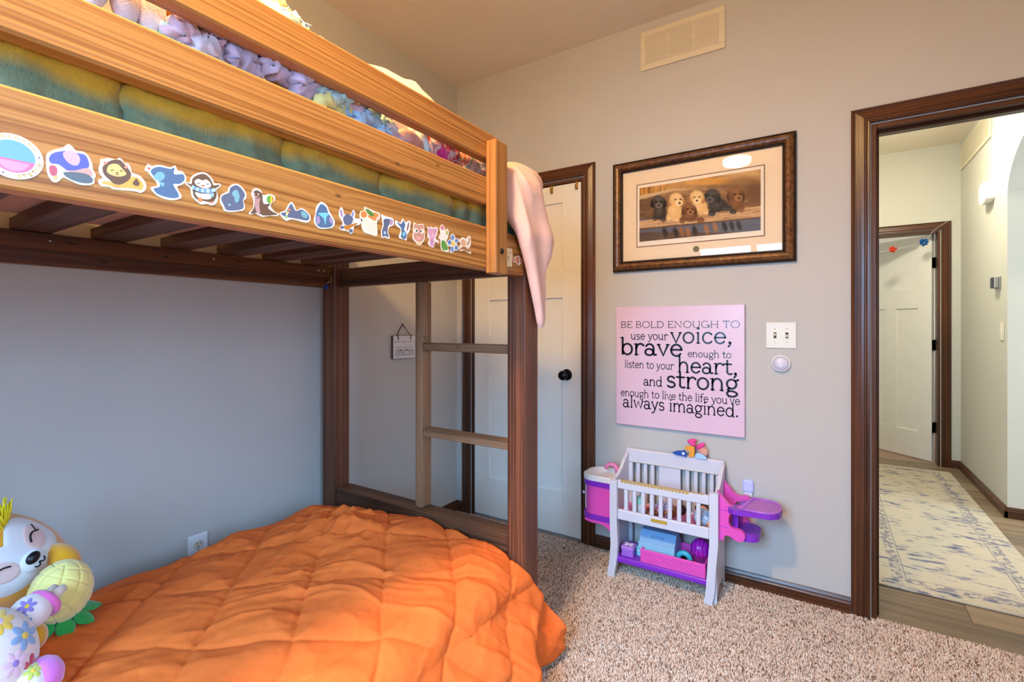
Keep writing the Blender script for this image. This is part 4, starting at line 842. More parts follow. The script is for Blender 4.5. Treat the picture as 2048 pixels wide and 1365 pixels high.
# sticker shapes: colour, then (y+2, z-1.4) pairs in tenths of a millimetre on the rail face
STICKERS = [
 ('purple, pink and grey die-cut sticker beside the round badge sticker', [((250,244,240), [-2498,178,-2484,216,-2462,240,-2435,262,-2402,287,-2364,311,-2331,333,-2310,357,-2295,379,-2281,392,-2267,394,-2254,389,-2240,379,-2226,363,-2211,343,-2193,329,-2171,330,-2145,337,-2120,338,-2097,328,-2075,311,-2056,289,-2040,258,-2027,222,-2018,190,-2015,165,-2015,144,-2013,122,-2002,98,-1988,72,-1980,48,-1982,27,-1990,8,-1997,-11,-1995,-32,-1992,-54,-1997,-73,-2014,-90,-2039,-104,-2067,-115,-2097,-123,-2130,-128,-2162,-128,-2194,-121,-2226,-108,-2255,-97,-2283,-87,-2309,-77,-2331,-77,-2348,-94,-2362,-120,-2376,-141,-2391,-153,-2406,-161,-2420,-162,-2434,-158,-2447,-147,-2460,-130,-2472,-107,-2484,-77,-2493,-35,-2500,32,-2502,112]), ((92,100,188), [-2474,140,-2467,167,-2454,196,-2435,223,-2410,243,-2380,260,-2351,274,-2326,287,-2302,297,-2276,304,-2243,306,-2207,304,-2173,302,-2141,304,-2112,306,-2088,293,-2068,253,-2053,198,-2051,153,-2063,130,-2087,116,-2120,100,-2164,72,-2217,42,-2266,27,-2306,40,-2343,69,-2376,89,-2405,89,-2430,82,-2450,81,-2464,95,-2472,116]), ((206,172,190), [-2331,261,-2312,285,-2281,307,-2250,319,-2222,315,-2194,300,-2173,281,-2159,259,-2153,233,-2152,206,-2157,178,-2168,150,-2183,130,-2203,121,-2227,119,-2250,125,-2272,138,-2294,158,-2311,180,-2325,206,-2333,235]), ((204,160,150), [-2336,34,-2317,35,-2273,36,-2224,45,-2172,72,-2114,109,-2067,128,-2038,114,-2020,82,-2013,54,-2012,37,-2020,25,-2045,18,-2097,14,-2165,15,-2224,18,-2275,22,-2318,29]), ((96,108,118), [-2326,-3,-2293,11,-2242,24,-2193,33,-2152,38,-2112,40,-2077,36,-2049,24,-2026,5,-2013,-15,-2011,-36,-2018,-58,-2035,-76,-2061,-88,-2095,-96,-2131,-100,-2166,-99,-2202,-93,-2235,-86,-2263,-76,-2287,-64,-2306,-51,-2322,-35,-2332,-18]), ((190,92,110), [-2469,37,-2458,50,-2441,60,-2425,62,-2412,57,-2399,45,-2391,26,-2390,-5,-2393,-41,-2401,-69,-2414,-81,-2430,-84,-2445,-80,-2455,-68,-2464,-49,-2469,-28,-2473,-6,-2473,18]), ((226,180,120), [-2435,-91,-2421,-76,-2400,-62,-2386,-58,-2384,-74,-2389,-100,-2396,-120,-2403,-130,-2412,-134,-2420,-133,-2428,-123,-2435,-106])]),
 ('lion sticker with brown mane on the bed rail', [((250,244,240), [-1927,284,-1918,294,-1904,300,-1888,306,-1872,316,-1854,326,-1832,333,-1804,335,-1772,334,-1746,337,-1731,348,-1721,363,-1711,372,-1697,372,-1683,367,-1670,359,-1662,345,-1656,328,-1646,315,-1630,315,-1610,320,-1593,316,-1580,297,-1570,270,-1562,245,-1560,226,-1559,210,-1550,197,-1526,192,-1494,190,-1465,183,-1441,168,-1420,148,-1402,126,-1388,100,-1376,72,-1371,44,-1372,17,-1379,-11,-1390,-34,-1405,-53,-1425,-68,-1446,-77,-1464,-78,-1484,-73,-1514,-71,-1561,-76,-1618,-83,-1670,-90,-1715,-95,-1755,-99,-1786,-100,-1801,-94,-1808,-85,-1821,-80,-1850,-83,-1887,-89,-1916,-89,-1934,-77,-1946,-60,-1952,-42,-1952,-26,-1947,-10,-1938,3,-1924,11,-1908,17,-1900,27,-1908,44,-1925,64,-1938,87,-1944,113,-1947,141,-1947,168,-1942,190,-1934,209,-1927,229,-1927,249,-1930,269]), ((232,176,90), [-1911,-32,-1897,-20,-1876,-8,-1855,0,-1841,-3,-1828,-10,-1798,-3,-1736,32,-1655,82,-1587,122,-1544,141,-1515,148,-1489,147,-1464,137,-1444,119,-1427,97,-1415,73,-1406,46,-1405,21,-1413,-3,-1428,-25,-1446,-40,-1463,-42,-1483,-36,-1514,-34,-1562,-42,-1619,-52,-1670,-61,-1710,-67,-1745,-71,-1775,-72,-1797,-68,-1814,-62,-1832,-58,-1856,-58,-1881,-61,-1900,-60,-1910,-53,-1914,-43]), ((110,84,66), [-1905,172,-1901,192,-1892,209,-1877,229,-1857,256,-1832,285,-1803,310,-1771,328,-1736,341,-1705,345,-1684,339,-1668,324,-1652,307,-1634,290,-1615,271,-1599,249,-1583,225,-1569,199,-1562,172,-1565,143,-1574,113,-1587,86,-1604,62,-1625,39,-1646,20,-1666,4,-1685,-10,-1705,-19,-1728,-24,-1752,-24,-1775,-19,-1795,-6,-1814,12,-1832,30,-1852,47,-1873,65,-1888,86,-1898,113,-1904,145]), ((226,140,110), [-1897,265,-1881,270,-1858,271,-1843,267,-1849,253,-1864,235,-1877,225,-1888,234,-1896,252]), ((226,150,130), [-1599,271,-1601,260,-1608,249,-1617,242,-1628,239,-1637,241,-1644,248,-1646,258,-1644,269,-1637,280,-1628,287,-1617,290,-1608,288,-1601,281]), ((240,198,124), [-1855,137,-1855,162,-1849,192,-1838,219,-1822,239,-1802,255,-1781,267,-1759,273,-1737,275,-1717,270,-1700,259,-1685,241,-1670,223,-1652,205,-1633,187,-1622,171,-1623,156,-1631,142,-1646,128,-1669,114,-1699,101,-1729,92,-1757,91,-1785,94,-1809,100,-1829,108,-1845,120]), ((70,50,40), [-1772,180,-1773,177,-1779,171,-1787,166,-1795,161,-1804,158,-1810,157,-1812,159,-1811,162,-1806,167,-1798,173,-1789,178,-1780,181,-1774,182]), ((70,50,40), [-1666,189,-1669,186,-1674,183,-1682,182,-1690,182,-1697,183,-1702,185,-1703,188,-1701,191,-1695,193,-1688,195,-1679,195,-1672,194,-1668,192]), ((110,66,50), [-1755,148,-1745,153,-1728,158,-1717,158,-1718,152,-1725,142,-1733,135,-1742,137,-1752,143]), ((110,66,50), [-1708,128,-1710,125,-1717,122,-1728,118,-1739,115,-1749,113,-1756,113,-1759,114,-1756,117,-1749,121,-1739,125,-1728,128,-1717,129,-1710,129]), ((110,84,66), [-1544,46,-1534,71,-1517,103,-1502,122,-1492,120,-1484,106,-1477,92,-1469,82,-1461,71,-1458,60,-1463,46,-1472,31,-1483,21,-1497,17,-1513,18,-1526,21,-1536,26,-1544,33]), ((226,166,82), [-1700,-42,-1705,-50,-1718,-57,-1737,-63,-1757,-65,-1776,-65,-1788,-61,-1792,-55,-1787,-47,-1774,-40,-1755,-35,-1735,-32,-1716,-32,-1704,-36])]),
 ('blue die-cut sticker between the lion and penguin stickers', [((250,244,240), [-1352,384,-1338,385,-1322,374,-1301,369,-1269,381,-1231,400,-1190,415,-1143,417,-1092,413,-1050,416,-1020,433,-999,456,-981,466,-968,449,-959,419,-947,397,-927,395,-905,400,-884,399,-862,383,-841,360,-827,335,-821,310,-821,283,-827,256,-841,229,-862,202,-884,179,-911,164,-940,151,-953,131,-939,92,-910,44,-891,5,-888,-18,-896,-33,-912,-47,-938,-64,-973,-80,-1009,-92,-1044,-99,-1080,-102,-1117,-100,-1158,-93,-1200,-81,-1236,-66,-1264,-48,-1285,-26,-1301,-6,-1310,12,-1313,30,-1307,45,-1284,56,-1251,65,-1229,79,-1227,100,-1235,125,-1249,149,-1270,174,-1297,199,-1320,221,-1333,239,-1342,253,-1352,265,-1368,270,-1385,272,-1393,284,-1386,315,-1369,356]), ((88,116,152), [-1313,298,-1291,328,-1254,359,-1210,383,-1157,390,-1098,390,-1050,392,-1019,409,-1000,429,-988,433,-990,402,-1000,354,-995,322,-959,327,-909,348,-869,355,-851,335,-844,300,-848,266,-867,236,-896,207,-926,184,-959,175,-993,172,-1009,156,-988,112,-949,53,-926,5,-931,-24,-952,-42,-981,-55,-1017,-63,-1060,-67,-1104,-67,-1148,-63,-1193,-55,-1229,-42,-1255,-20,-1272,7,-1275,30,-1255,44,-1221,54,-1197,72,-1192,103,-1198,142,-1210,175,-1231,194,-1258,208,-1281,224,-1300,246,-1314,272]), ((126,178,188), [-1275,203,-1266,230,-1249,264,-1229,290,-1206,305,-1179,312,-1157,310,-1140,294,-1126,269,-1124,242,-1137,214,-1160,186,-1183,166,-1206,161,-1230,165,-1249,172,-1263,179,-1273,188]), ((126,178,188), [-1203,146,-1184,154,-1152,155,-1130,149,-1131,127,-1143,97,-1157,81,-1175,95,-1196,124]), ((222,112,82), [-1358,338,-1345,339,-1325,334,-1313,328,-1319,316,-1333,302,-1345,297,-1353,307,-1359,325])]),
 ('penguin sticker wearing a striped blue scarf', [((250,244,240), [-837,240,-819,242,-791,241,-769,249,-760,275,-756,309,-747,342,-728,369,-703,394,-674,417,-641,439,-604,458,-570,469,-540,470,-512,462,-486,451,-463,435,-443,414,-425,393,-411,369,-401,344,-386,329,-360,330,-330,340,-307,344,-292,336,-284,322,-287,303,-309,278,-342,249,-362,218,-357,187,-340,154,-331,118,-335,76,-346,31,-362,-5,-385,-30,-414,-46,-440,-55,-460,-54,-479,-46,-502,-43,-533,-53,-568,-66,-600,-72,-627,-65,-651,-50,-674,-32,-698,-14,-722,6,-740,33,-749,72,-753,118,-762,156,-782,177,-807,191,-826,203,-837,217,-841,230]), ((110,84,66), [-826,227,-809,230,-772,226,-744,232,-737,253,-738,284,-733,314,-716,341,-694,367,-667,391,-634,413,-597,433,-562,443,-532,440,-504,429,-479,412,-457,389,-439,360,-425,335,-417,315,-413,299,-401,292,-374,299,-340,316,-315,325,-306,321,-307,310,-315,296,-332,282,-355,264,-370,241,-368,211,-358,174,-354,137,-362,99,-377,60,-394,29,-411,10,-431,-2,-456,-9,-489,-11,-528,-9,-562,-8,-590,-12,-613,-18,-637,-16,-663,-5,-690,14,-711,40,-722,80,-728,128,-740,169,-771,195,-808,214]), ((244,238,236), [-696,291,-684,309,-665,326,-644,337,-623,337,-600,331,-577,330,-557,340,-537,354,-517,361,-495,353,-472,337,-456,319,-446,302,-443,283,-448,264,-464,244,-489,224,-517,210,-546,205,-578,205,-607,209,-636,216,-662,226,-682,239,-693,255,-698,274]), ((240,236,236), [-689,109,-665,112,-626,110,-585,109,-540,118,-491,129,-456,131,-439,115,-435,90,-440,68,-453,53,-475,40,-502,30,-535,24,-574,22,-607,23,-632,28,-651,37,-667,50,-682,69,-692,92]), ((70,50,40), [-616,276,-618,272,-625,267,-634,262,-645,257,-656,253,-663,253,-666,254,-664,258,-657,263,-647,269,-636,273,-626,277,-619,278]), ((70,50,40), [-476,289,-479,286,-486,283,-497,281,-508,281,-518,281,-525,283,-527,286,-524,289,-517,292,-506,294,-495,294,-485,294,-478,292]), ((196,122,80), [-541,251,-544,244,-553,237,-565,231,-578,228,-590,227,-598,231,-601,236,-598,243,-590,250,-578,256,-565,259,-553,259,-544,256]), ((176,208,236), [-740,217,-659,192,-562,195,-456,221,-374,249,-374,195,-456,147,-562,126,-667,134,-740,153]), ((120,156,206), [-707,207,-678,198,-682,138,-711,145]), ((120,156,206), [-633,191,-600,193,-604,129,-637,131]), ((120,156,206), [-555,197,-521,204,-523,135,-558,127]), ((120,156,206), [-471,216,-436,227,-434,157,-469,144]), ((156,192,228), [-463,141,-401,160,-401,98,-459,89]), ((238,140,80), [-584,8,-588,-10,-597,-27,-611,-37,-626,-41,-640,-36,-649,-24,-653,-7,-649,11,-640,27,-626,38,-611,41,-597,37,-588,25]), ((232,130,96), [-404,0,-408,-7,-418,-14,-432,-20,-448,-23,-462,-24,-472,-21,-476,-15,-472,-8,-462,0,-448,5,-432,9,-418,9,-408,6])]),
 ('slate blue rounded die-cut sticker left of the seal sticker', [((250,244,240), [-299,100,-293,126,-283,150,-267,174,-239,195,-205,215,-178,237,-167,263,-163,291,-154,319,-133,346,-107,372,-79,392,-52,405,-24,413,5,413,34,402,64,383,90,360,113,335,133,307,146,278,151,247,148,217,142,190,128,171,109,156,99,137,104,109,117,77,125,47,122,19,114,-7,99,-28,76,-43,47,-52,13,-63,-26,-77,-70,-91,-112,-101,-154,-106,-195,-108,-227,-102,-243,-87,-251,-64,-259,-42,-272,-23,-285,-4,-295,17,-300,43,-301,72]), ((100,108,134), [-283,87,-281,114,-269,138,-251,161,-221,182,-183,202,-154,225,-143,255,-140,286,-129,316,-101,345,-65,372,-29,387,4,384,36,368,64,345,90,317,113,281,125,247,118,216,102,186,90,152,94,107,102,57,99,15,76,-13,41,-32,-4,-49,-64,-67,-133,-82,-186,-86,-212,-73,-223,-49,-235,-20,-254,14,-273,52]), ((126,178,188), [-104,228,-85,261,-51,294,-21,308,1,286,19,245,30,208,31,184,25,165,13,152,-6,146,-31,146,-54,155,-77,174,-98,201]), ((126,178,188), [-63,144,-38,152,-1,153,22,146,14,122,-8,90,-29,74,-46,90,-61,121]), ((126,178,188), [-122,20,-125,10,-131,0,-140,-6,-150,-9,-160,-6,-166,1,-168,11,-166,22,-160,31,-150,38,-140,40,-131,37,-125,30])]),
 ('brown seal sticker with a rainbow ball', [((250,244,240), [274,387,292,404,313,415,337,419,364,417,394,408,418,394,431,369,438,339,455,322,490,331,535,353,576,368,613,370,647,365,672,353,686,332,691,303,686,274,666,246,637,219,614,194,603,175,598,158,605,138,630,107,666,72,701,47,733,42,763,46,778,44,772,28,749,5,720,-13,684,-20,640,-22,595,-28,548,-44,499,-64,455,-77,420,-78,390,-71,364,-64,344,-54,329,-42,310,-39,280,-51,247,-71,221,-83,205,-81,196,-70,199,-52,219,-25,251,10,274,51,281,103,279,161,274,210,262,242,246,265,238,290,244,323,257,359]), ((110,84,66), [274,334,290,359,317,378,346,386,377,381,412,366,437,345,445,316,445,281,446,248,450,215,457,184,474,164,513,169,564,186,595,190,587,170,560,137,548,108,569,87,606,70,643,54,682,41,721,29,739,18,725,9,689,1,643,-10,583,-27,514,-45,455,-55,420,-46,395,-28,364,-19,312,-35,255,-59,221,-65,228,-40,258,4,283,53,294,106,300,163,301,216,291,261,277,301]), ((190,150,146), [274,290,284,292,305,284,328,275,354,270,382,262,400,247,399,222,389,189,382,145,388,76,398,-3,400,-57,387,-65,366,-47,346,-23,328,3,311,36,301,74,301,121,308,174,310,218,298,250,281,275]), ((245,240,236), [375,317,373,309,371,302,366,298,361,297,357,299,354,305,353,312,354,320,357,327,361,331,366,332,371,330,373,325]), ((245,240,236), [296,312,295,305,293,299,289,295,285,294,282,297,279,302,278,308,279,315,282,321,285,325,289,326,293,324,295,319]), ((70,40,40), [373,248,370,244,363,239,352,235,340,232,329,231,321,233,319,236,321,240,329,245,340,249,352,252,363,253,370,251]), ((110,168,70), [663,287,656,253,636,223,607,202,575,195,546,203,526,225,519,255,526,289,546,319,575,340,607,348,636,340,656,318]), ((244,206,70), [595,343,633,345,662,296,643,228,595,199]), ((232,140,70), [624,342,662,305,648,243,629,220])]),
 ('slate blue sticker with small flowers right of the seal sticker', [((250,244,240), [784,62,811,84,855,106,893,130,913,160,927,192,943,225,965,262,990,299,1014,320,1036,317,1056,297,1076,272,1092,238,1108,199,1128,178,1155,190,1187,220,1222,240,1261,240,1302,229,1340,211,1377,186,1411,155,1433,122,1439,87,1432,51,1417,21,1394,-1,1361,-17,1319,-26,1259,-26,1189,-18,1128,-13,1080,-13,1040,-15,1004,-22,971,-38,942,-58,913,-67,881,-57,849,-37,823,-14,801,10,784,37]), ((100,108,134), [803,57,828,71,871,87,913,116,947,175,981,247,1014,287,1044,262,1074,203,1107,164,1147,172,1190,201,1233,218,1275,212,1317,195,1351,174,1378,151,1397,124,1406,97,1404,69,1391,41,1362,20,1308,13,1239,13,1170,14,1105,11,1040,9,984,7,936,7,896,7,863,12,832,24,809,39]), ((126,178,188), [1222,158,1240,177,1269,190,1297,192,1322,178,1346,153,1362,128,1367,104,1364,82,1351,67,1323,63,1285,66,1254,78,1235,101,1223,132]), ((226,206,120), [967,98,964,86,954,75,941,67,925,64,912,67,902,74,899,85,902,97,912,108,925,116,941,119,954,116,964,109]), ((232,140,80), [1000,161,997,151,990,142,979,135,967,133,957,135,950,141,947,151,950,161,957,170,967,177,979,179,990,177,997,171]), ((160,200,130), [939,8,935,-5,925,-16,911,-24,895,-27,880,-25,870,-17,867,-5,870,7,880,19,895,27,911,30,925,28,935,20]), ((240,236,220), [943,56,941,47,935,40,927,35,918,33,910,35,905,40,903,48,905,57,910,64,918,69,927,71,935,69,941,64])]),
 ('upright blue pear-shaped die-cut sticker', [((250,244,240), [1675,463,1722,464,1772,445,1814,418,1839,386,1854,347,1873,308,1900,272,1930,236,1956,202,1980,170,2001,141,2011,109,2007,71,1993,32,1968,-1,1933,-26,1888,-44,1837,-59,1776,-75,1709,-88,1652,-91,1609,-81,1576,-60,1550,-34,1529,-2,1516,37,1511,77,1519,118,1536,161,1550,204,1552,244,1551,283,1561,325,1590,376,1631,430]), ((88,116,152), [1675,418,1717,421,1764,401,1802,375,1822,342,1833,302,1849,262,1880,226,1916,191,1944,158,1961,131,1969,107,1968,81,1958,49,1939,16,1908,-12,1863,-31,1808,-44,1755,-53,1709,-61,1666,-65,1629,-60,1600,-45,1577,-21,1561,7,1551,42,1548,81,1550,124,1556,171,1566,220,1584,270,1608,326,1639,383]), ((126,206,232), [1606,215,1673,238,1784,259,1861,265,1864,247,1831,214,1802,172,1792,111,1787,42,1779,6,1768,30,1755,88,1732,139,1682,169,1623,194]), ((176,150,186), [1572,129,1587,152,1610,164,1629,159,1642,129,1652,83,1652,44,1634,15,1605,-7,1584,-8,1573,27,1569,84]), ((176,150,186), [1873,196,1893,189,1922,164,1944,138,1956,112,1961,85,1956,68,1936,64,1907,70,1885,86,1873,122,1868,168])]),
 ('blue-grey sticker with an orange guitar', [((250,244,240), [2152,447,2172,459,2194,448,2214,429,2224,395,2232,351,2252,321,2297,310,2355,313,2405,329,2438,371,2462,427,2483,462,2505,461,2523,438,2536,408,2534,369,2526,322,2536,290,2581,289,2645,303,2696,310,2723,301,2737,284,2737,263,2721,235,2692,202,2656,172,2607,149,2551,129,2509,103,2493,64,2490,19,2483,-19,2465,-47,2442,-68,2418,-78,2396,-68,2373,-47,2341,-32,2292,-31,2236,-36,2189,-36,2157,-28,2134,-14,2127,5,2145,35,2178,70,2202,102,2206,123,2202,140,2189,162,2163,193,2129,229,2108,272,2113,332,2131,400]), ((100,108,134), [2227,253,2253,288,2290,324,2328,346,2364,345,2400,330,2431,313,2456,299,2475,282,2483,259,2477,222,2460,179,2431,143,2383,117,2324,99,2277,94,2251,110,2236,139,2227,169,2219,196,2217,224]), ((172,150,184), [2139,403,2152,414,2172,410,2189,392,2203,348,2213,290,2214,251,2198,244,2172,257,2152,280,2142,319,2137,368]), ((140,146,186), [2470,427,2484,428,2497,413,2503,391,2497,360,2484,323,2470,299,2455,296,2438,305,2431,324,2438,358,2455,400]), ((196,130,60), [2239,67,2264,81,2304,92,2354,108,2422,135,2502,167,2562,188,2592,191,2601,182,2589,165,2547,137,2484,101,2431,68,2400,40,2377,14,2354,-3,2322,-11,2290,-11,2265,-3,2246,17,2235,43]), ((100,108,134), [2239,35,2234,19,2220,4,2200,-6,2178,-10,2158,-7,2144,3,2139,18,2144,34,2158,49,2178,59,2200,63,2220,60,2234,50]), ((100,108,134), [2470,0,2465,-19,2450,-37,2430,-48,2407,-52,2386,-47,2371,-35,2367,-17,2371,2,2386,19,2407,31,2430,35,2450,30,2465,18])]),
 ('white and orange sticker topped with a green leaf', [((252,238,214), [2790,592,2823,594,2872,586,2925,577,2979,570,3037,561,3091,553,3142,550,3189,548,3223,535,3242,504,3248,462,3242,421,3218,387,3182,353,3157,317,3153,277,3160,234,3166,187,3169,131,3171,72,3166,26,3155,1,3137,-10,3110,-15,3067,-14,3015,-7,2961,0,2905,3,2847,6,2798,17,2763,41,2737,73,2718,110,2712,155,2713,205,2710,250,2692,287,2670,320,2657,353,2657,392,2666,431,2683,464,2716,487,2759,503,2790,521,2792,547,2784,574]), ((240,142,72), [2692,445,2719,471,2761,493,2798,502,2830,490,2857,465,2870,437,2864,408,2843,378,2816,355,2781,344,2740,341,2710,349,2693,375,2686,412]), ((240,146,80), [2888,398,2919,434,2977,480,3035,513,3090,525,3146,525,3185,513,3200,486,3198,447,3185,410,3161,379,3127,351,3091,334,3054,334,3016,345,2980,357,2939,367,2900,378]), ((92,142,66), [2816,555,2849,562,2907,555,2961,542,3004,521,3042,493,3063,467,3061,445,3042,426,3016,415,2984,416,2944,425,2907,444,2866,480,2828,525]), ((250,228,206), [2745,299,2808,314,2897,316,2980,314,3047,315,3107,311,3147,286,3163,220,3159,132,3138,65,3097,40,3039,37,2980,40,2916,42,2851,50,2798,67,2766,95,2747,131,2736,170,2726,215,2723,264]), ((246,206,190), [3212,401,3207,381,3194,363,3176,351,3156,348,3138,353,3125,366,3121,384,3125,404,3138,421,3156,433,3176,437,3194,432,3207,419])]),
 ('small grey-blue sticker with one pink side', [((250,244,240), [3280,517,3313,519,3362,508,3416,499,3476,500,3541,504,3595,503,3634,494,3661,480,3676,457,3681,419,3674,372,3656,332,3620,307,3573,289,3535,266,3513,232,3499,194,3495,154,3509,109,3533,63,3545,26,3538,4,3519,-9,3495,-15,3466,-11,3431,-2,3397,3,3361,-7,3326,-22,3300,-19,3285,14,3279,65,3280,118,3294,169,3316,222,3329,274,3324,325,3312,373,3300,417,3287,458,3275,494]), ((100,108,134), [3358,413,3395,436,3447,449,3495,454,3539,455,3578,448,3595,427,3574,385,3530,329,3495,274,3481,221,3475,167,3476,120,3490,79,3512,44,3515,22,3486,19,3439,28,3397,33,3365,20,3338,3,3319,6,3309,43,3306,99,3309,152,3323,196,3343,237,3358,280,3356,327,3350,375]), ((190,160,190), [3575,469,3604,469,3638,449,3656,423,3646,389,3621,348,3595,321,3572,315,3548,322,3535,341,3540,382,3555,435]), ((176,206,226), [3428,113,3425,95,3415,80,3401,70,3385,68,3371,73,3361,85,3358,101,3361,118,3371,134,3385,143,3401,146,3415,141,3425,129])]),
 ('small blue sticker with a brown bow', [((250,244,240), [3738,469,3778,462,3834,440,3883,434,3916,468,3942,519,3968,550,3995,536,4021,501,4053,480,4096,493,4144,519,4183,535,4211,537,4230,528,4238,498,4232,430,4215,341,4194,269,4169,236,4141,219,4118,193,4109,140,4106,77,4096,33,4076,24,4048,34,4010,44,3953,45,3886,46,3841,57,3834,82,3847,116,3862,152,3883,190,3906,230,3904,267,3854,300,3780,329,3727,360,3712,400,3718,442]), ((88,116,152), [3758,427,3787,426,3849,410,3904,407,3938,436,3965,478,3989,500,4016,482,4040,443,4053,402,4042,364,4019,323,4010,285,4034,253,4072,224,4096,190,4096,143,4080,92,4053,58,4005,51,3945,62,3904,82,3900,112,3915,152,3925,193,3926,233,3922,274,3904,314,3854,357,3790,399]), ((140,206,236), [4053,183,4048,158,4035,136,4017,123,3996,119,3977,127,3964,145,3959,168,3964,193,3977,215,3996,229,4017,232,4035,224,4048,207]), ((150,100,70), [4151,482,4164,493,4177,489,4183,472,4182,442,4174,399,4162,358,4140,315,4114,272,4096,253,4093,269,4098,307,4107,349,4120,396,4136,447])]),
 ('pink owl sticker with big eyes', [((248,226,204), [4350,526,4380,526,4423,509,4474,500,4543,515,4621,539,4682,545,4711,524,4721,485,4729,439,4741,384,4749,321,4753,263,4751,213,4744,169,4729,128,4700,91,4663,60,4635,33,4630,11,4635,-5,4624,-18,4580,-27,4521,-33,4474,-31,4454,-20,4445,-2,4428,19,4392,40,4348,65,4316,98,4307,146,4311,202,4316,257,4319,307,4322,356,4327,402,4330,451,4334,497]), ((214,154,134), [4372,482,4410,493,4464,487,4520,484,4578,500,4637,520,4682,521,4701,491,4704,442,4706,386,4715,323,4723,253,4717,192,4693,144,4656,105,4612,78,4560,64,4502,62,4451,70,4409,87,4373,114,4350,151,4345,204,4353,267,4361,328,4360,387,4358,443]), ((240,234,220), [4506,341,4498,312,4477,286,4446,269,4411,263,4381,271,4359,289,4352,316,4359,345,4381,371,4411,388,4446,394,4477,387,4498,368]), ((240,234,220), [4715,363,4706,333,4683,307,4649,289,4612,283,4579,290,4555,309,4547,335,4555,365,4579,391,4612,409,4649,416,4683,409,4706,390]), ((70,76,70), [4476,336,4473,322,4465,309,4453,301,4440,299,4428,303,4420,313,4417,327,4420,341,4428,353,4440,362,4453,364,4465,360,4473,350]), ((70,76,70), [4626,348,4623,334,4615,321,4603,313,4589,311,4577,315,4569,325,4566,338,4569,353,4577,366,4589,374,4603,376,4615,372,4623,362]), ((232,172,160), [4440,189,4624,210,4612,119,4440,104]), ((226,140,100), [4501,263,4514,271,4534,274,4547,271,4545,254,4534,231,4524,218,4514,228,4504,248]), ((236,206,140), [4624,31,4614,17,4589,3,4552,-8,4511,-14,4474,-13,4449,-7,4440,4,4449,18,4474,32,4511,43,4552,49,4589,49,4614,42])]),
 ('small pink die-cut sticker right of the owl sticker', [((250,230,224), [4824,513,4847,514,4885,497,4920,488,4942,500,4960,520,4981,532,5006,528,5035,517,5067,514,5108,528,5153,550,5191,560,5221,550,5244,528,5254,495,5246,446,5224,386,5204,334,5185,298,5167,269,5166,244,5197,225,5246,210,5280,193,5289,171,5284,147,5267,132,5231,141,5182,159,5141,156,5123,110,5113,45,5092,-2,5047,-12,4992,-3,4945,11,4906,23,4875,40,4860,65,4875,104,4906,151,4920,190,4898,210,4861,222,4836,243,4842,283,4862,332,4872,381,4857,431,4832,481]), ((226,160,186), [4884,466,4924,478,4983,476,5042,476,5103,493,5165,512,5204,512,5208,475,5189,419,5166,362,5141,314,5112,267,5092,216,5092,150,5100,80,5092,31,5048,15,4988,20,4945,44,4936,96,4943,166,4945,227,4931,262,4911,287,4896,319,4883,369,4874,425]), ((236,186,206), [5097,317,5091,287,5076,262,5054,245,5030,242,5009,251,4994,272,4988,300,4994,330,5009,356,5030,372,5054,376,5076,366,5091,346]), ((196,150,186), [5067,162,5062,139,5048,120,5029,107,5007,104,4987,111,4974,126,4969,147,4974,170,4987,189,5007,202,5029,205,5048,198,5062,183])]),
 ('white sticker with pink top and green leaf beside the flower sticker', [((250,240,222), [5421,660,5458,656,5497,636,5525,609,5530,572,5523,529,5525,506,5544,522,5572,558,5604,580,5643,574,5685,554,5710,519,5704,465,5680,397,5657,336,5634,298,5611,266,5604,224,5628,155,5668,75,5697,11,5707,-21,5705,-37,5683,-46,5632,-53,5562,-55,5498,-50,5447,-43,5401,-30,5369,2,5359,69,5362,155,5356,222,5326,250,5287,260,5267,276,5284,308,5318,346,5344,390,5342,445,5331,506,5331,559,5352,603,5386,640]), ((226,130,150), [5493,587,5487,559,5468,534,5441,517,5411,512,5384,520,5365,538,5359,564,5365,591,5384,616,5411,633,5441,638,5468,631,5487,612]), ((104,158,66), [5395,211,5427,238,5476,242,5525,230,5570,194,5614,140,5643,91,5656,55,5654,24,5630,2,5568,-15,5484,-25,5421,-8,5393,55,5385,144]), ((206,196,110), [5670,478,5665,451,5650,428,5629,414,5605,410,5584,418,5569,436,5564,461,5569,487,5584,510,5605,525,5629,529,5650,521,5665,503])]),
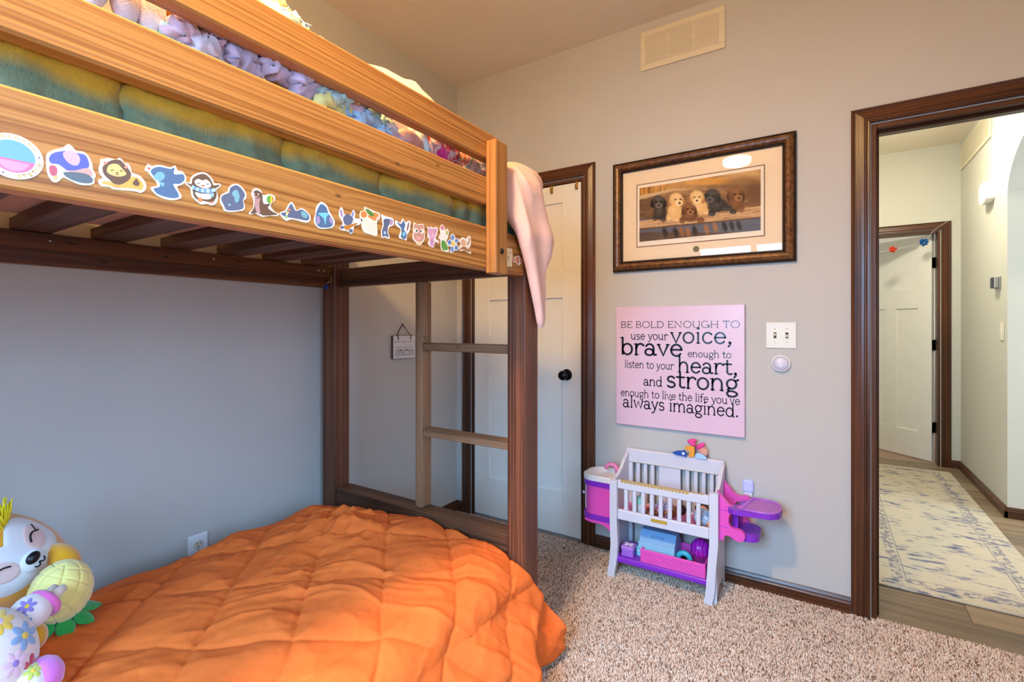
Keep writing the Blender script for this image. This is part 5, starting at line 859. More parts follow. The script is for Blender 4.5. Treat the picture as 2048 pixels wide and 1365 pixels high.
 ('blue five-petal flower sticker with a yellow centre', [((248,240,226), [5845,480,5883,481,5924,470,5955,453,5967,426,5970,392,5983,369,6021,372,6070,386,6109,388,6130,367,6141,334,6137,303,6107,280,6062,259,6039,235,6058,205,6098,173,6123,140,6117,104,6096,69,6067,43,6029,34,5983,33,5941,26,5907,0,5876,-33,5845,-53,5809,-56,5772,-47,5751,-25,5760,17,5784,72,5791,111,5760,119,5710,111,5670,112,5646,132,5632,162,5630,193,5647,231,5678,272,5710,301,5745,307,5782,302,5805,307,5797,334,5774,371,5764,406,5781,436,5812,463]), ((112,150,206), [5928,387,5920,352,5901,322,5872,303,5840,298,5812,309,5793,333,5786,365,5793,400,5812,430,5840,449,5872,454,5901,444,5920,420]), ((112,150,206), [6112,326,6104,302,6082,280,6050,265,6016,260,5984,265,5963,281,5955,303,5963,327,5984,349,6016,364,6050,369,6082,364,6104,348]), ((104,140,198), [6089,126,6082,97,6062,72,6032,56,6000,51,5971,60,5951,80,5944,106,5951,135,5971,160,6000,176,6032,181,6062,172,6082,153]), ((112,150,206), [5906,57,5899,21,5881,-10,5854,-29,5825,-33,5799,-21,5781,5,5775,39,5781,75,5799,106,5825,125,5854,129,5881,117,5899,91]), ((96,132,190), [5807,233,5800,205,5779,180,5748,163,5715,158,5685,166,5664,185,5657,211,5664,240,5685,264,5715,281,5748,286,5779,278,5800,260]), ((248,212,90), [5873,317,5906,248,5994,275,5928,208,5972,144,5878,173,5818,98,5824,176,5742,192,5829,222])]),
 ('tan mouse sticker with a curled tail', [((250,234,214), [6151,341,6183,382,6237,424,6294,453,6353,455,6416,444,6469,443,6504,469,6529,506,6558,530,6600,540,6645,539,6678,512,6691,444,6691,352,6678,272,6637,218,6583,177,6558,144,6590,121,6651,105,6693,88,6699,63,6686,36,6647,23,6572,38,6473,67,6381,84,6303,71,6231,47,6180,40,6154,64,6148,104,6151,144,6168,177,6194,209,6208,241,6190,274,6160,307]), ((232,176,140), [6222,333,6254,368,6304,397,6352,407,6393,389,6432,351,6454,313,6454,277,6438,241,6410,216,6365,203,6309,202,6265,213,6237,246,6220,292]), ((176,116,76), [6265,177,6316,190,6394,196,6469,187,6542,151,6613,100,6647,64,6624,59,6564,70,6498,81,6427,88,6351,96,6294,109,6263,131,6251,157]), ((196,140,106), [6587,480,6608,483,6633,473,6647,452,6641,418,6623,375,6602,335,6578,299,6550,267,6528,251,6511,256,6499,277,6498,301,6518,326,6548,355,6572,386,6580,421,6581,457]), ((176,116,76), [6194,113,6235,139,6289,165,6323,176,6319,162,6294,132,6265,105,6235,84,6202,65,6180,58,6173,68,6177,91])]),
 ('cream cat sticker partly tucked behind the guard post', [((252,232,190), [8505,439,8547,474,8596,479,8643,477,8684,468,8721,452,8757,444,8792,457,8826,478,8854,491,8877,489,8894,477,8908,455,8916,415,8920,364,8926,321,8936,296,8948,279,8952,257,8941,228,8922,195,8908,155,8906,100,8909,37,8908,-20,8898,-68,8884,-109,8863,-136,8841,-138,8814,-125,8766,-117,8677,-135,8570,-158,8488,-146,8450,-75,8437,30,8437,137,8448,245,8473,357]), ((244,220,170), [8540,405,8605,427,8692,420,8766,416,8814,433,8848,452,8872,450,8884,408,8884,344,8881,287,8873,254,8861,229,8854,187,8870,107,8891,11,8872,-62,8775,-104,8640,-122,8540,-107,8504,-46,8501,49,8505,145,8505,240,8512,337]), ((150,120,80), [8748,318,8745,312,8735,306,8721,302,8705,300,8691,300,8682,304,8678,309,8682,315,8691,321,8705,326,8721,328,8735,327,8745,323]), ((150,120,80), [8865,343,8862,336,8854,331,8843,327,8830,325,8819,326,8811,330,8808,335,8811,342,8819,347,8830,351,8843,353,8854,352,8862,348]), ((190,160,110), [8643,181,8663,208,8692,225,8713,227,8720,206,8720,168,8713,131,8698,95,8677,60,8661,49,8649,80,8641,135])]),
 ('tiny orange clownfish sticker at the end of the bed rail', [((252,234,214), [8961,161,8991,178,9035,189,9070,203,9085,225,9093,250,9106,266,9133,266,9165,259,9198,258,9227,274,9257,297,9290,308,9332,300,9378,279,9422,255,9463,229,9502,199,9526,168,9532,137,9522,106,9497,75,9448,37,9384,0,9328,-23,9293,-23,9266,-10,9235,6,9192,22,9146,40,9106,51,9078,48,9055,38,9034,33,9010,38,8987,48,8970,65,8959,94,8954,131]), ((226,112,60), [9106,178,9142,209,9197,238,9253,255,9312,251,9373,235,9422,215,9454,197,9473,176,9478,152,9466,122,9438,90,9403,64,9358,48,9304,39,9253,38,9205,45,9158,61,9125,82,9104,111,9096,146]), ((250,236,220), [9309,251,9384,231,9388,62,9328,46]), ((226,112,60), [8988,145,9011,162,9045,174,9070,174,9078,150,9078,114,9070,86,9052,71,9026,65,9006,69,8993,89,8985,119]), ((250,236,220), [9134,201,9170,215,9180,59,9143,75])]),
]
# ---------------------------------------------------------------- stickers on the front rail
m_stick = vcol('glossy_vinyl_print', .35, .4)
for label, shapes in STICKERS:
    mb = MB()
    for k, (col, q) in enumerate(shapes):
        pts = [(q[i]*1e-4-2, q[i+1]*1e-4+1.4) for i in range(0, len(q), 2)]
        ar = sum(pts[i-1][0]*pts[i][1]-pts[i][0]*pts[i-1][1] for i in range(len(pts)))
        if ar < 0: pts = pts[::-1]
        if k == 0: mb.prism(pts, lambda a, b, t: (t, a, b), XF+.0001, XF+.0005, col)
        else: mb.poly([(XF+.0005+k*.00004, a, b) for a, b in pts], col)
    tag(mb.build('sticker', m_stick), label, 'sticker', 'die-cut stickers on the bed rail')
mb = MB(); bc = (-2.281, 1.407); R0 = .0285
def disc(r, col, d, a0=0, a1=2*PI, n=40, zoff=0): mb.poly([(XF+d, bc[0]+r*math.cos(q), bc[1]+r*math.sin(q)+zoff) for q in np.linspace(a0, a1, n, endpoint=False)], col)
mb.prism([(bc[0]+R0*math.cos(q), bc[1]+R0*math.sin(q)) for q in np.linspace(0, 2*PI, 48, endpoint=False)], lambda a, b, t: (t, a, b), XF+.0001, XF+.0005, (246, 242, 244))
disc(.0205, (112, 166, 216), .00056)
mb.poly([(XF+.0006, bc[0]+.0203*math.cos(q), bc[1]+.0203*math.sin(q)) for q in np.linspace(PI*1.06, PI*1.94, 24)], (214, 110, 150)); mb.poly([(XF+.00064, bc[0]+.0155*math.cos(q), bc[1]-.002+.0165*math.sin(q)) for q in np.linspace(PI*1.08, PI*1.92, 20)], (226, 150, 176))
GOLD = (214, 176, 84)
for k, ch in enumerate('STITCH'):            # lettering round the lower right of the badge
    a = math.radians(-78+k*13.5); f2 = lambda x, y, a=a: (XF+.0006, bc[0]+(.0228+(0.0040-y))*math.cos(a)-(x-.0021)*math.sin(a)*1.0, bc[1]+(.0228+(.0040-y))*math.sin(a)+(x-.0021)*math.cos(a))
    letters(mb, ch, 0, .0042, 0, .0058, f2, .16, GOLD)
for k in range(9):                            # worn gold marks round the top
    a = math.radians(38+k*15); c, s_ = math.cos(a), math.sin(a); f2 = lambda x, y, c=c, s_=s_: (XF+.0006, bc[0]+(.0245+y)*c-x*s_, bc[1]+(.0245+y)*s_+x*c)
    stroke(mb, [(-.0012, -.0016), (-.0012, .0016), (.0012, .0016 if k % 2 else 0), (.0012, -.0016)], .0009, f2, GOLD)
for a in (12, -112): disc2 = [(XF+.0006, bc[0]+.0245*math.cos(math.radians(a))+.0016*math.cos(q)*(1 if i % 2 else .5), bc[1]+.0245*math.sin(math.radians(a))+.0016*math.sin(q)*(1 if i % 2 else .5)) for i, q in enumerate(np.linspace(0, 2*PI, 12, endpoint=False))]; mb.poly(disc2, (120, 80, 120))
tag(mb.build('sticker', m_stick), 'round white badge sticker with blue and pink centre and gold lettering', 'sticker', 'die-cut stickers on the bed rail')
# ---------------------------------------------------------------- carpet pile: tufts on the visible part of the floor
def pile():
    pts = []
    def patch(x0, x1, y0, y1, d):
        nx, ny = int((x1-x0)/d), int((y1-y0)/d); X, Y = np.meshgrid(np.linspace(x0, x1, nx), np.linspace(y0, y1, ny))
        X = X+RNG.uniform(-.5, .5, X.shape)*d; Y = Y+RNG.uniform(-.5, .5, X.shape)*d; pts.append(np.stack([X.ravel(), Y.ravel()], -1))
    patch(1.145, 2.1, -1.6, -.02, .0056); patch(2.1, 3.12, -1.1, .01, .0056); patch(.02, 1.06, -.93, -.02, .0085); patch(1.06, 1.145, -.925, -.02, .0065); patch(1.10, 1.145, -1.5, -1.035, .007)
    p = np.vstack(pts); n = len(p); hgt = RNG.uniform(.005, .0092, n); r = RNG.uniform(.0026, .0042, n); an = RNG.uniform(0, 2*PI, n); ln = RNG.uniform(0, .0055, n); la = RNG.uniform(0, 2*PI, n)
    V = np.zeros((n, 4, 3))
    for k in range(3):
        V[:, k, 0] = p[:, 0]+r*np.cos(an+k*2*PI/3); V[:, k, 1] = p[:, 1]+r*np.sin(an+k*2*PI/3); V[:, k, 2] = -.001
    V[:, 3, 0] = p[:, 0]+ln*np.cos(la); V[:, 3, 1] = p[:, 1]+ln*np.sin(la); V[:, 3, 2] = hgt
    i = np.arange(n)[:, None]*4; F = np.concatenate([i+np.array([[0, 1, 3]]), i+np.array([[1, 2, 3]]), i+np.array([[2, 0, 3]])], 0)
    pal = np.array([lin(c)[:3] for c in ((250, 224, 200), (246, 214, 188), (232, 198, 172), (255, 236, 216), (174, 140, 116), (118, 90, 74))])
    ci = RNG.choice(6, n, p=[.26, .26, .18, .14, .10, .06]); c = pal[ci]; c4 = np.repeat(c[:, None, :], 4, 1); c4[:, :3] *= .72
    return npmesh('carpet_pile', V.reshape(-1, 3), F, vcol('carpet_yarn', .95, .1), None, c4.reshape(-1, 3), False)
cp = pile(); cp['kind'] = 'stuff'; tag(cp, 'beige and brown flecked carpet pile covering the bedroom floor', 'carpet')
# ---------------------------------------------------------------- hall: rug, garland, chime, thermostat, switch
t = NT('distressed_cream_blue_rug'); t.set(.95, .1); X = t.xyz()
ag = t.noise(t.comb(t.math('MULTIPLY', X[0], 9), t.math('MULTIPLY', X[1], 34), 0.0), 1.0, 4, .7); bg_ = t.noise(scale=7, detail=3)
f = t.math('MULTIPLY', t.math('SUBTRACT', t.math('MULTIPLY', ag, t.math('MULTIPLY_ADD', bg_, .9, .55)), .54), 9.0, clamp=True)
ex = t.math('SUBTRACT', .33, t.math('ABSOLUTE', X[0])); ey = t.math('SUBTRACT', 1.22, t.math('ABSOLUTE', X[1])); ed = t.math('MINIMUM', ex, ey)
bd = t.math('MULTIPLY', t.math('LESS_THAN', t.math('ABSOLUTE', t.math('SUBTRACT', ed, .095)), .022), t.math('GREATER_THAN', t.noise(scale=48, detail=2), .5))
ln_ = t.math('MULTIPLY', t.math('LESS_THAN', t.math('ABSOLUTE', t.math('SUBTRACT', ed, .125)), .0025), .6)
f = t.math('MAXIMUM', f, t.math('MAXIMUM', t.math('MULTIPLY', bd, .65), ln_))
c0 = t.mix(t.noise(scale=14, detail=4), lin((198, 184, 158)), lin((180, 172, 158)))
t.base(t.mix(f, c0, t.mix(bg_, lin((60, 66, 104)), lin((116, 118, 140))))); t.bump(t.noise(scale=300, detail=2), .5, .003); m_rug = t.m
rg = MB().box(-.33, .33, -1.22, 1.22, 0, .009, .003).build('runner_rug', m_rug); rg.location = (2.535, 1.56, 0); tag(rg, 'cream and blue distressed runner rug in the hall', 'rug')
gar = thing('pom_pom_garland', 'string garland with tissue pom-poms across the far hall door', 'garland', None, (0, 2.958, 0))
gp_ = [(1.98, 0, 2.0), (2.2, 0, 1.87), (2.35, 0, 1.845), (2.512, -.002, 1.872), (2.63, -.002, 1.89), (2.72, -.002, 1.913), (2.80, 0, 2.02), (2.925, .012, 2.115)]
MB().tube(gp_, .0016, 5).build('string', plain('white_thread', (206, 200, 184), .9), gar)
def pom(c, r, col, nm):
    mb = MB(); 
    for k in range(46):
        d = Vector(RNG.standard_normal(3)).normalized(); a = d.orthogonal().normalized(); b = d.cross(a); s_ = r*(.8+.35*random.random()); w = r*.34
        mb.add([Vector(c)+d*r*.2, Vector(c)+d*s_+a*w, Vector(c)+d*s_*1.05+b*w*.6, Vector(c)+d*s_-a*w, Vector(c)+d*s_*.95-b*w*.6], [(0, 1, 2), (0, 2, 3), (0, 3, 4), (0, 4, 1), (1, 2, 3, 4)])
    mb.build('pom_pom', plain(nm, col, .9, .1), gar)
pom((2.512, -.016, 1.872), .027, (214, 70, 40), 'red_tissue'); pom((2.72, -.018, 1.913), .030, (40, 104, 176), 'blue_tissue')
# door chime: white cover bowed at top and bottom with vertical ribs
ch = thing('door_chime', 'white bowed door chime box on the hall wall', 'chime', None, (HX1, 2.11, 2.035))
m_chime = plain('white_chime_plastic', (236, 232, 220), .4); pr = [(-.09, .02), (-.06, .004), (0, -.003), (.06, .004), (.09, .02), (.09, .125), (.06, .141), (0, .148), (-.06, .141), (-.09, .125)]
MB().prism(pr, lambda a, b, t_: (t_, a, b), -.045, -.001).build('cover', m_chime, ch, fix=True)
for k in range(7): B1('rib', (-.0485, -.0455, -.064+k*.02, -.055+k*.02, .01, .136), m_chime, ch, .001)
tm = thing('thermostat', 'small silver thermostat with dark display on the hall wall', 'thermostat', None, (HX1, 1.945, 1.44))
m_silver = plain('silver_plastic', (168, 168, 166), .35, .5, .3); B1('base', (-.008, -.001, -.062, .062, 0, .079), m_silver, tm, .003); B1('body', (-.03, -.0085, -.056, .056, .004, .075), m_silver, tm, .004); B1('display', (-.0335, -.0302, -.034, .024, .005, .074), plain('dark_display', (14, 40, 66), .35), tm, .001)
hs = thing('light_switch', 'ivory single switch plate on the hall wall below the thermostat', 'switch', None, (HX1, 1.85, 1.16)); hs.rotation_euler = (0, 0, -PI/2)
plate(MB(), .07, .115).build('plate', m_plate, hs); MB().box(-.004, .004, -.016, -.004, -.0045, .0045, .001, M=Matrix.Rotation(.4, 4, 'X')).build('toggle', m_plate, hs)
hl = thing('ceiling_lamp', 'added round ceiling lamp, out of view, that brightens the hall', 'lamp', None, (2.4, 1.7, H-.01))  # added out of the camera's view to brighten the hall and its far wall
MB().lathe([(.0, 0), (.15, 0), (.15, -.02), (.14, -.026), (.0, -.026)], 32).build('lamp_pan', m_plate, hl, True, fix=True, angle=40)
t = NT('hall_fill_diffuser'); t.b.inputs['Emission Color'].default_value = (1.0, .93, .74, 1); t.b.inputs['Emission Strength'].default_value = HFILL; m_hd = t.m
MB().lathe([(.135, -.0265), (.135, -.045), (.12, -.06), (.07, -.07), (.0, -.073)], 32).build('diffuser', m_hd, hl, True, fix=True)
# ---------------------------------------------------------------- doll crib playset against the back wall
m_cw = plain('white_toy_plastic', (214, 211, 220), .38, .45); m_cpk = plain('hot_pink_plastic', (232, 84, 184), .38, .45); m_cpu = plain('purple_plastic', (132, 48, 190), .34, .45)
m_ctr = plain('lilac_tray_plastic', (176, 104, 196), .38, .4); m_gold = plain('gold_sticker', (206, 166, 66), .4, .5, .2); m_sink = plain('cream_toy_plastic', (240, 232, 226), .38)
crib = thing('doll_crib', 'white toy crib playset with pink and purple side units', 'toy')
yf0, yf1, yb0, yb1 = -.262, -.238, -.048, -.024
def leg(side):
    # sabre-curved front leg with a foot: profile (x offset, z), extruded along y
    x = 1.165 if side < 0 else 1.612; P = []
    c = [(0, .46), (0, .26), (.004, .16), (.0, .09), (-.008, .04), (-.012, .02), (-.012, 0)] if side < 0 else [(0, .48), (0, .26), (-.008, .16), (-.012, .09), (-.016, .04), (-.022, .02), (-.022, 0)]
    w = .0175; poly = [(x+a-w, z) for a, z in c]+[(x+a+w, z) for a, z in c[::-1]]
    return MB().prism(poly, lambda a, b, t: (a, t, b), yf0, yf1)
for s_ in (-1, 1): leg(s_).build('front_leg', m_cw, crib, fix=True)
for xx in (1.150, 1.585): B1('back_leg', (xx, xx+.034, yb0, yb1, 0, .30), m_cw, crib, .003)
B1('front_top_rail', (1.1835, 1.5935, yf0+.003, yf1-.002, .425, .466), m_cw, crib, .004); B1('front_bottom_rail', (1.1835, 1.5935, yf0+.003, yf1-.002, .279, .327), m_cw, crib, .004)
for k in range(9): x = 1.215+k*.0405; B1('slat', (x, x+.018, yf0+.006, yf1-.006, .3275, .4245), m_cw, crib, .003)
bt = B1('headboard', (1.150, 1.619, yb0, yb1, .499, .569), m_cw, crib, .006); B1('headboard_groove', (1.165, 1.605, yb0-.0015, yb0, .503, .507), m_vent, bt, 0)
B1('headboard_post', (1.150, 1.186, yb0, yb1, .3005, .4985), m_cw, crib, .003); B1('headboard_post', (1.583, 1.619, yb0, yb1, .3005, .4985), m_cw, crib, .003)
for x0, x1 in ((1.205, 1.222), (1.242, 1.259), (1.278, 1.295), (1.318, 1.422), (1.446, 1.463), (1.484, 1.501), (1.520, 1.537), (1.556, 1.573)): B1('slat', (x0, x1, yb0+.004, yb1-.004, .301, .4985), m_cw, crib, .002)
B1('back_bottom_rail', (1.1865, 1.5825, yb0, yb1, .265, .3005), m_cw, crib, .003)
def sidep(x0, x1, nm):     # side panel whose top slopes from the headboard down to the front rail, open below
    pts = [(yf1+.0005, .0), (yf1+.0005, .462), (-.20, .468), (-.15, .49), (-.10, .525), (yb0-.0005, .552), (yb0-.0005, .02), (-.07, .035), (-.12, .06), (-.18, .06), (-.22, .03)]
    return MB().prism(pts, lambda a, b, t: (t, a, b), x0, x1).build(nm, m_cw, crib, fix=True)
sidep(1.153, 1.168, 'side_panel'); sidep(1.606, 1.621, 'side_panel')
B1('mattress_deck', (1.169, 1.605, yf1+.001, yb0-.001, .282, .296), plain('pink_deck', (238, 130, 176), .5), crib, .002)
B1('lower_shelf', (1.169, 1.605, -.252, yb0-.001, .073, .099), m_cpu, crib, .005); B1('nameplate', (1.344, 1.416, yf0+.0015, yf0+.0029, .303, .318), m_gold, crib, 0)
mb = MB()                                   # gold scalloped strip stuck along the top rail
for k in range(24): mb.poly([(1.205+k*.0155+.0085*math.cos(q), -.2495+.010*math.sin(q), .4664+.00012*(k % 2)) for q in np.linspace(0, 2*PI, 14, endpoint=False)])

for k in range(20): mb.poly([(1.208+k*.0155+.0075*math.cos(q), yf0+.0026, .4645+.0085*math.sin(q)*(1 if math.sin(q) < 0 else .1)) for q in np.linspace(0, 2*PI, 16, endpoint=False)])
mb.build('scalloped_trim', m_gold, crib)
# basket on the shelf with woven front
bk = thing('toy_basket', 'hot pink woven basket on the crib shelf', 'basket', None, (1.433, -.15, .0992))
bx_ = MB(); bx_.box(-.143, .143, -.095, -.088, 0, .062, .002); bx_.box(-.143, .143, .075, .082, 0, .062, .002); bx_.box(-.143, -.136, -.088, .075, 0, .062, .002); bx_.box(.136, .143, -.088, .075, 0, .062, .002); bx_.box(-.136, .136, -.088, .075, 0, .004); bx_.build('body', m_cpk, bk)
for r in range(7):
    for c in range(12): B1('weave', (-.118+c*.0199+(r % 2)*.004, -.118+c*.0199+.0165+(r % 2)*.004, -.0975, -.0951, .007+r*.0072, .0128+r*.0072), m_cpk, bk, .001)
# blue case, ball, cubes, toy tape reel
cs = thing('toy_case', 'light blue toy carry case standing in the pink basket', 'toy', None, (1.352, -.14, .1037)); m_lb = plain('light_blue_plastic', (150, 200, 222), .4); m_mb = plain('mid_blue_plastic', (120, 168, 208), .4)
MB().prism([(-.06, 0), (.06, 0), (.06, .075), (.02, .118), (-.02, .118), (-.063, .07)], lambda a, b, t: (t, a, b), -.082, .082).build('body', m_mb, cs, fix=True)
MB().prism([(-.0605, .005), (-.0635, .068), (-.069, .066), (-.066, .004)], lambda a, b, t: (t, a, b), -.083, .083).build('front_flap', m_lb, cs, fix=True)
B1('lid_edge', (-.084, .084, -.07, -.062, .066, .073), m_lb, cs, .002); MB().tube([(-.025, -.044, .098), (-.025, -.052, .104), (.025, -.052, .104), (.025, -.044, .098)], .003, 8).build('handle', m_mb, cs, True)
t = NT('purple_swirl_ball'); t.set(.25, .5); wv = t.n('ShaderNodeTexWave'); wv.inputs['Scale'].default_value = 18; wv.inputs['Distortion'].default_value = 2; t.l(t.n('ShaderNodeTexCoord').outputs['Object'], wv.inputs['Vector']); t.base(t.mix(wv.outputs['Fac'], lin((168, 20, 168)), lin((188, 50, 190)))); t.bump(wv.outputs['Fac'], .3, .003)
bl = MB().ell((0, 0, 0), (.044, .044, .044), 36, 24).build('toy_ball', t.m, None, True); bl.location = (1.533, -.13, .178); tag(bl, 'shiny purple ribbed ball at the right of the crib shelf', 'ball')
rl = thing('toy_reel', 'turquoise ring-shaped toy between the blue case and purple ball', 'toy', None, (1.468, -.165, .128))
MB().tube([(.026*math.cos(a), 0, .026*math.sin(a)) for a in np.linspace(0, 2*PI, 29)], .012, 12).build('ring', plain('turquoise_plastic', (60, 176, 200), .35), rl, True); MB().lathe([(0, -.004), (.022, -.004), (.022, .004), (0, .004)], 24, Matrix.Rotation(PI/2, 4, 'X')).build('hub', m_black, rl, fix=True)
cu = thing('toy_block', 'purple toy gift block with white bow on the crib shelf', 'toy', None, (1.222, -.20, .0992))
B1('box', (-.028, .028, -.03, .025, 0, .03), plain('violet_plastic', (158, 104, 204), .4), cu, .003); B1('lid', (-.030, .030, -.032, .027, .0302, .048), plain('violet_lid', (176, 124, 214), .4), cu, .003)
for a in (.5, 2.6, 3.9, 5.7): MB().ell((.012*math.cos(a), .010*math.sin(a)-.003, .0505), (.012, .006, .0035), 12, 8, Matrix.Rotation(a, 3, 'Z')).build('bow_loop', m_cw, cu, True)
c2 = thing('toy_block', 'turquoise toy block behind the purple gift block', 'toy', None, (1.272, -.16, .0992)); B1('box', (-.019, .0175, -.03, .03, 0, .045), plain('aqua_plastic', (96, 196, 214), .4), c2, .003); B1('label_strip', (-.016, .014, -.0308, -.0301, .022, .03), m_cw, c2, 0)
# inside the crib: bottle jar and dolls
jr = thing('toy_jar', 'white toy jar with mint green lid inside the crib', 'toy', None, (1.262, -.19, .2962)); MB().lathe([(0, 0), (.026, 0), (.028, .01), (.028, .055), (.025, .058), (0, .058)], 24).build('jar', plain('pale_jar', (214, 220, 222), .4), jr, True, fix=True, angle=40); MB().lathe([(0, .0582), (.029, .0582), (.029, .078), (.026, .083), (0, .084)], 24).build('lid', plain('mint_lid', (140, 214, 200), .4), jr, True, fix=True, angle=40)
m_flor = swirl('floral_doll_dress', ((.34, (60, 30, 110)), (.42, (200, 190, 214)), (.5, (236, 226, 236)), (.56, (196, 40, 90)), (.62, (220, 214, 230)), (.7, (90, 150, 190))), 40, 1.5); m_skin = plain('brown_doll_skin', (162, 98, 64), .45); m_hair = plain('dark_doll_hair', (70, 30, 34), .7)
m_skin2 = plain('peach_doll_skin', (226, 160, 130), .45); m_dress2 = swirl('blue_white_doll_dress', ((.4, (150, 196, 230)), (.5, (232, 238, 244)), (.62, (120, 170, 216))), 36, 1)
def doll(label, loc, skin, dress, rz):
    d = thing('doll', label, 'doll', None, loc); d.rotation_euler = (0, 0, rz)
    mb = MB(); mb.ell((0, 0, .036), (.05, .034, .034), 24, 16); mb.ell((.055, 0, .045), (.022, .026, .024), 20, 14); mb.tube([(-.03, -.02, .03), (-.07, -.03, .016), (-.10, -.025, .014)], [.014, .011, .008], 10); mb.tube([(-.03, .015, .03), (-.07, .02, .02), (-.10, .016, .014)], [.014, .011, .008], 10); mb.tube([(.03, -.025, .05), (.005, -.048, .04), (-.02, -.05, .024)], [.010, .008, .007], 10)
    mb.build('body', skin, d, True); MB().ell((-.008, 0, .038), (.052, .038, .037), 24, 16, fn=lambda q: 1+.04*math.sin(9*math.atan2(q.y, q.x))).build('dress', dress, d, True); MB().ell((.064, .002, .05), (.022, .029, .024), 20, 14).build('hair', m_hair, d, True); return d
doll('doll in a floral dress lying in the middle of the crib', (1.39, -.16, .2962), m_skin, m_flor, .0); doll('doll in a blue and white dress at the right end of the crib', (1.545, -.15, .2962), m_skin2, m_dress2, PI/2+.25)
# left unit: sink on a pink cabinet
def rounded(x0, x1, y0, y1, r, n=8, sides=(1, 0, 0, 1)):
    # corner order: left-front, right-front, right-back, left-back; only the left corners are round
    o = []
    for (cx, cy, a0, on, px_, py_) in ((x0+r, y0+r, 180, sides[0], x0, y0), (x1-r, y0+r, 270, sides[1], x1, y0), (x1-r, y1-r, 0, sides[2], x1, y1), (x0+r, y1-r, 90, sides[3], x0, y1)):
        o += [(cx+r*math.cos(math.radians(a0+90*k/n)), cy+r*math.sin(math.radians(a0+90*k/n))) for k in range(n+1)] if on else [(px_, py_)]
    return o
up3 = lambda a, b, t: (a, b, t)
su = rounded(.978, 1.1525, -.225, -.05, .06)
sc_ = lambda g: [(1.1525+(a-1.1525)*g, -.1375+(b+.1375)*g) for a, b in su]
MB().prism(sc_(.94), up3, .262, .402).build('sink_cabinet', m_cpk, crib, fix=True); MB().prism(sc_(1.0), up3, .4022, .428).build('sink_upper_band', m_cpu, crib, fix=True); MB().prism(sc_(1.0), up3, .236, .2618).build('sink_lower_band', m_cpu, crib, fix=True)
mb = MB(); rim = np.array([[(*p, .4282) for p in sc_(1.01)], [(*p, .452) for p in sc_(1.01)], [(*p, .455) for p in sc_(.97)], [(*p, .452) for p in sc_(.90)], [(*p, .435) for p in sc_(.80)], [(1.10+(p[0]-1.10)*.5, -.1375+(p[1]+.1375)*.5, .431) for p in su]])
mb.grid(rim, close=True); mb.add(rim[-1], [tuple(range(len(su)))]); mb.build('sink_basin', m_sink, crib, True, fix=True, angle=40)
MB().tube([(1.128, -.105, .45), (1.124, -.10, .472), (1.108, -.098, .486), (1.085, -.10, .487), (1.07, -.104, .478), (1.068, -.106, .462)], [.013, .012, .011, .010, .0095, .009], 12).build('faucet', plain('pink_faucet', (240, 130, 180), .4), crib, True)
B1('cabinet_door', (.986, .992, -.185, -.09, .270, .395), m_cw, crib, .002)
MB().lathe([(0, 0), (.004, 0), (.004, .006), (.008, .008), (.008, .012), (0, .013)], 14, Matrix.Translation((.986, -.18, .348)) @ Matrix.Rotation(-PI/2, 4, 'Y')).build('cabinet_knob', m_cw, crib, True, fix=True)
MB().prism([(1.152, .235), (1.152, .160), (1.140, .185), (1.115, .212), (1.08, .222), (1.04, .220), (1.005, .226), (.998, .235)], lambda a, b, t: (a, t, b), -.222, -.20).build('sink_bracket', m_cpk, crib, fix=True)
# right unit: two pink brackets carrying a purple seat and tray
def bracket(y0, y1):
    up_ = [(1.6215, .475), (1.632, .474), (1.648, .458), (1.665, .438), (1.69, .428), (1.708, .434), (1.722, .432), (1.729, .420), (1.72, .408), (1.68, .404), (1.668, .385), (1.668, .355), (1.68, .340), (1.705, .338), (1.724, .328), (1.730, .312), (1.722, .294), (1.705, .288), (1.688, .294), (1.672, .304), (1.652, .302), (1.64, .285), (1.6215, .262)]
    o = MB().prism(smooth(up_[:-1], 4)[:-3]+[up_[-1]], lambda a, b, t: (a, t, b), y0, y1).build('seat_bracket', m_cpk, crib, fix=True)
    for z in (.408, .338): B1('groove', (1.6225, 1.665, y0-.0006, y0, z, z+.0016), m_cpu, o, 0)
    return o
bracket(-.235, -.213); bracket(-.075, -.053)
mb = MB()                                   # bucket seat: curved back and a deep rounded front
mb.prism(rounded(1.672, 1.778, -.2125, -.0755, .045, sides=(0, 1, 1, 0)), up3, .286, .318)
for k in range(10):
    a0, a1 = PI/2+PI*k/10, PI/2+PI*(k+1)/10; q = [(1.70+.034*math.cos(a), -.144+.066*math.sin(a)) for a in (a0, a1)]+[(1.70+.026*math.cos(a), -.144+.058*math.sin(a)) for a in (a1, a0)]
    mb.prism(q, up3, .318, .398)
mb.build('toy_seat', m_cpu, crib, fix=True)
tr = [(1.668, -.255), (1.80, -.255), (1.83, -.245), (1.855, -.215), (1.862, -.165), (1.855, -.115), (1.83, -.085), (1.80, -.075), (1.735, -.075), (1.735, -.10), (1.72, -.125), (1.70, -.135), (1.70, -.20), (1.668, -.21)]
MB().prism(smooth(tr[:9], 4)[:33]+tr[9:], up3, .410, .430).build('tray', m_cpu, crib, fix=True)
rimt = [(1.712, -.250), (1.80, -.250), (1.828, -.24), (1.85, -.212), (1.857, -.165), (1.85, -.118), (1.828, -.09), (1.80, -.080), (1.742, -.080)]
MB().tube([(a, b, .433) for a, b in rimt+[rimt[0]]], .0055, 8).build('tray_rim', m_ctr, crib, True); MB().prism([(1.787+(a-1.787)*.97, -.165+(b+.165)*.97) for a, b in rimt], up3, .4302, .4312).build('tray_floor', m_ctr, crib, fix=True)
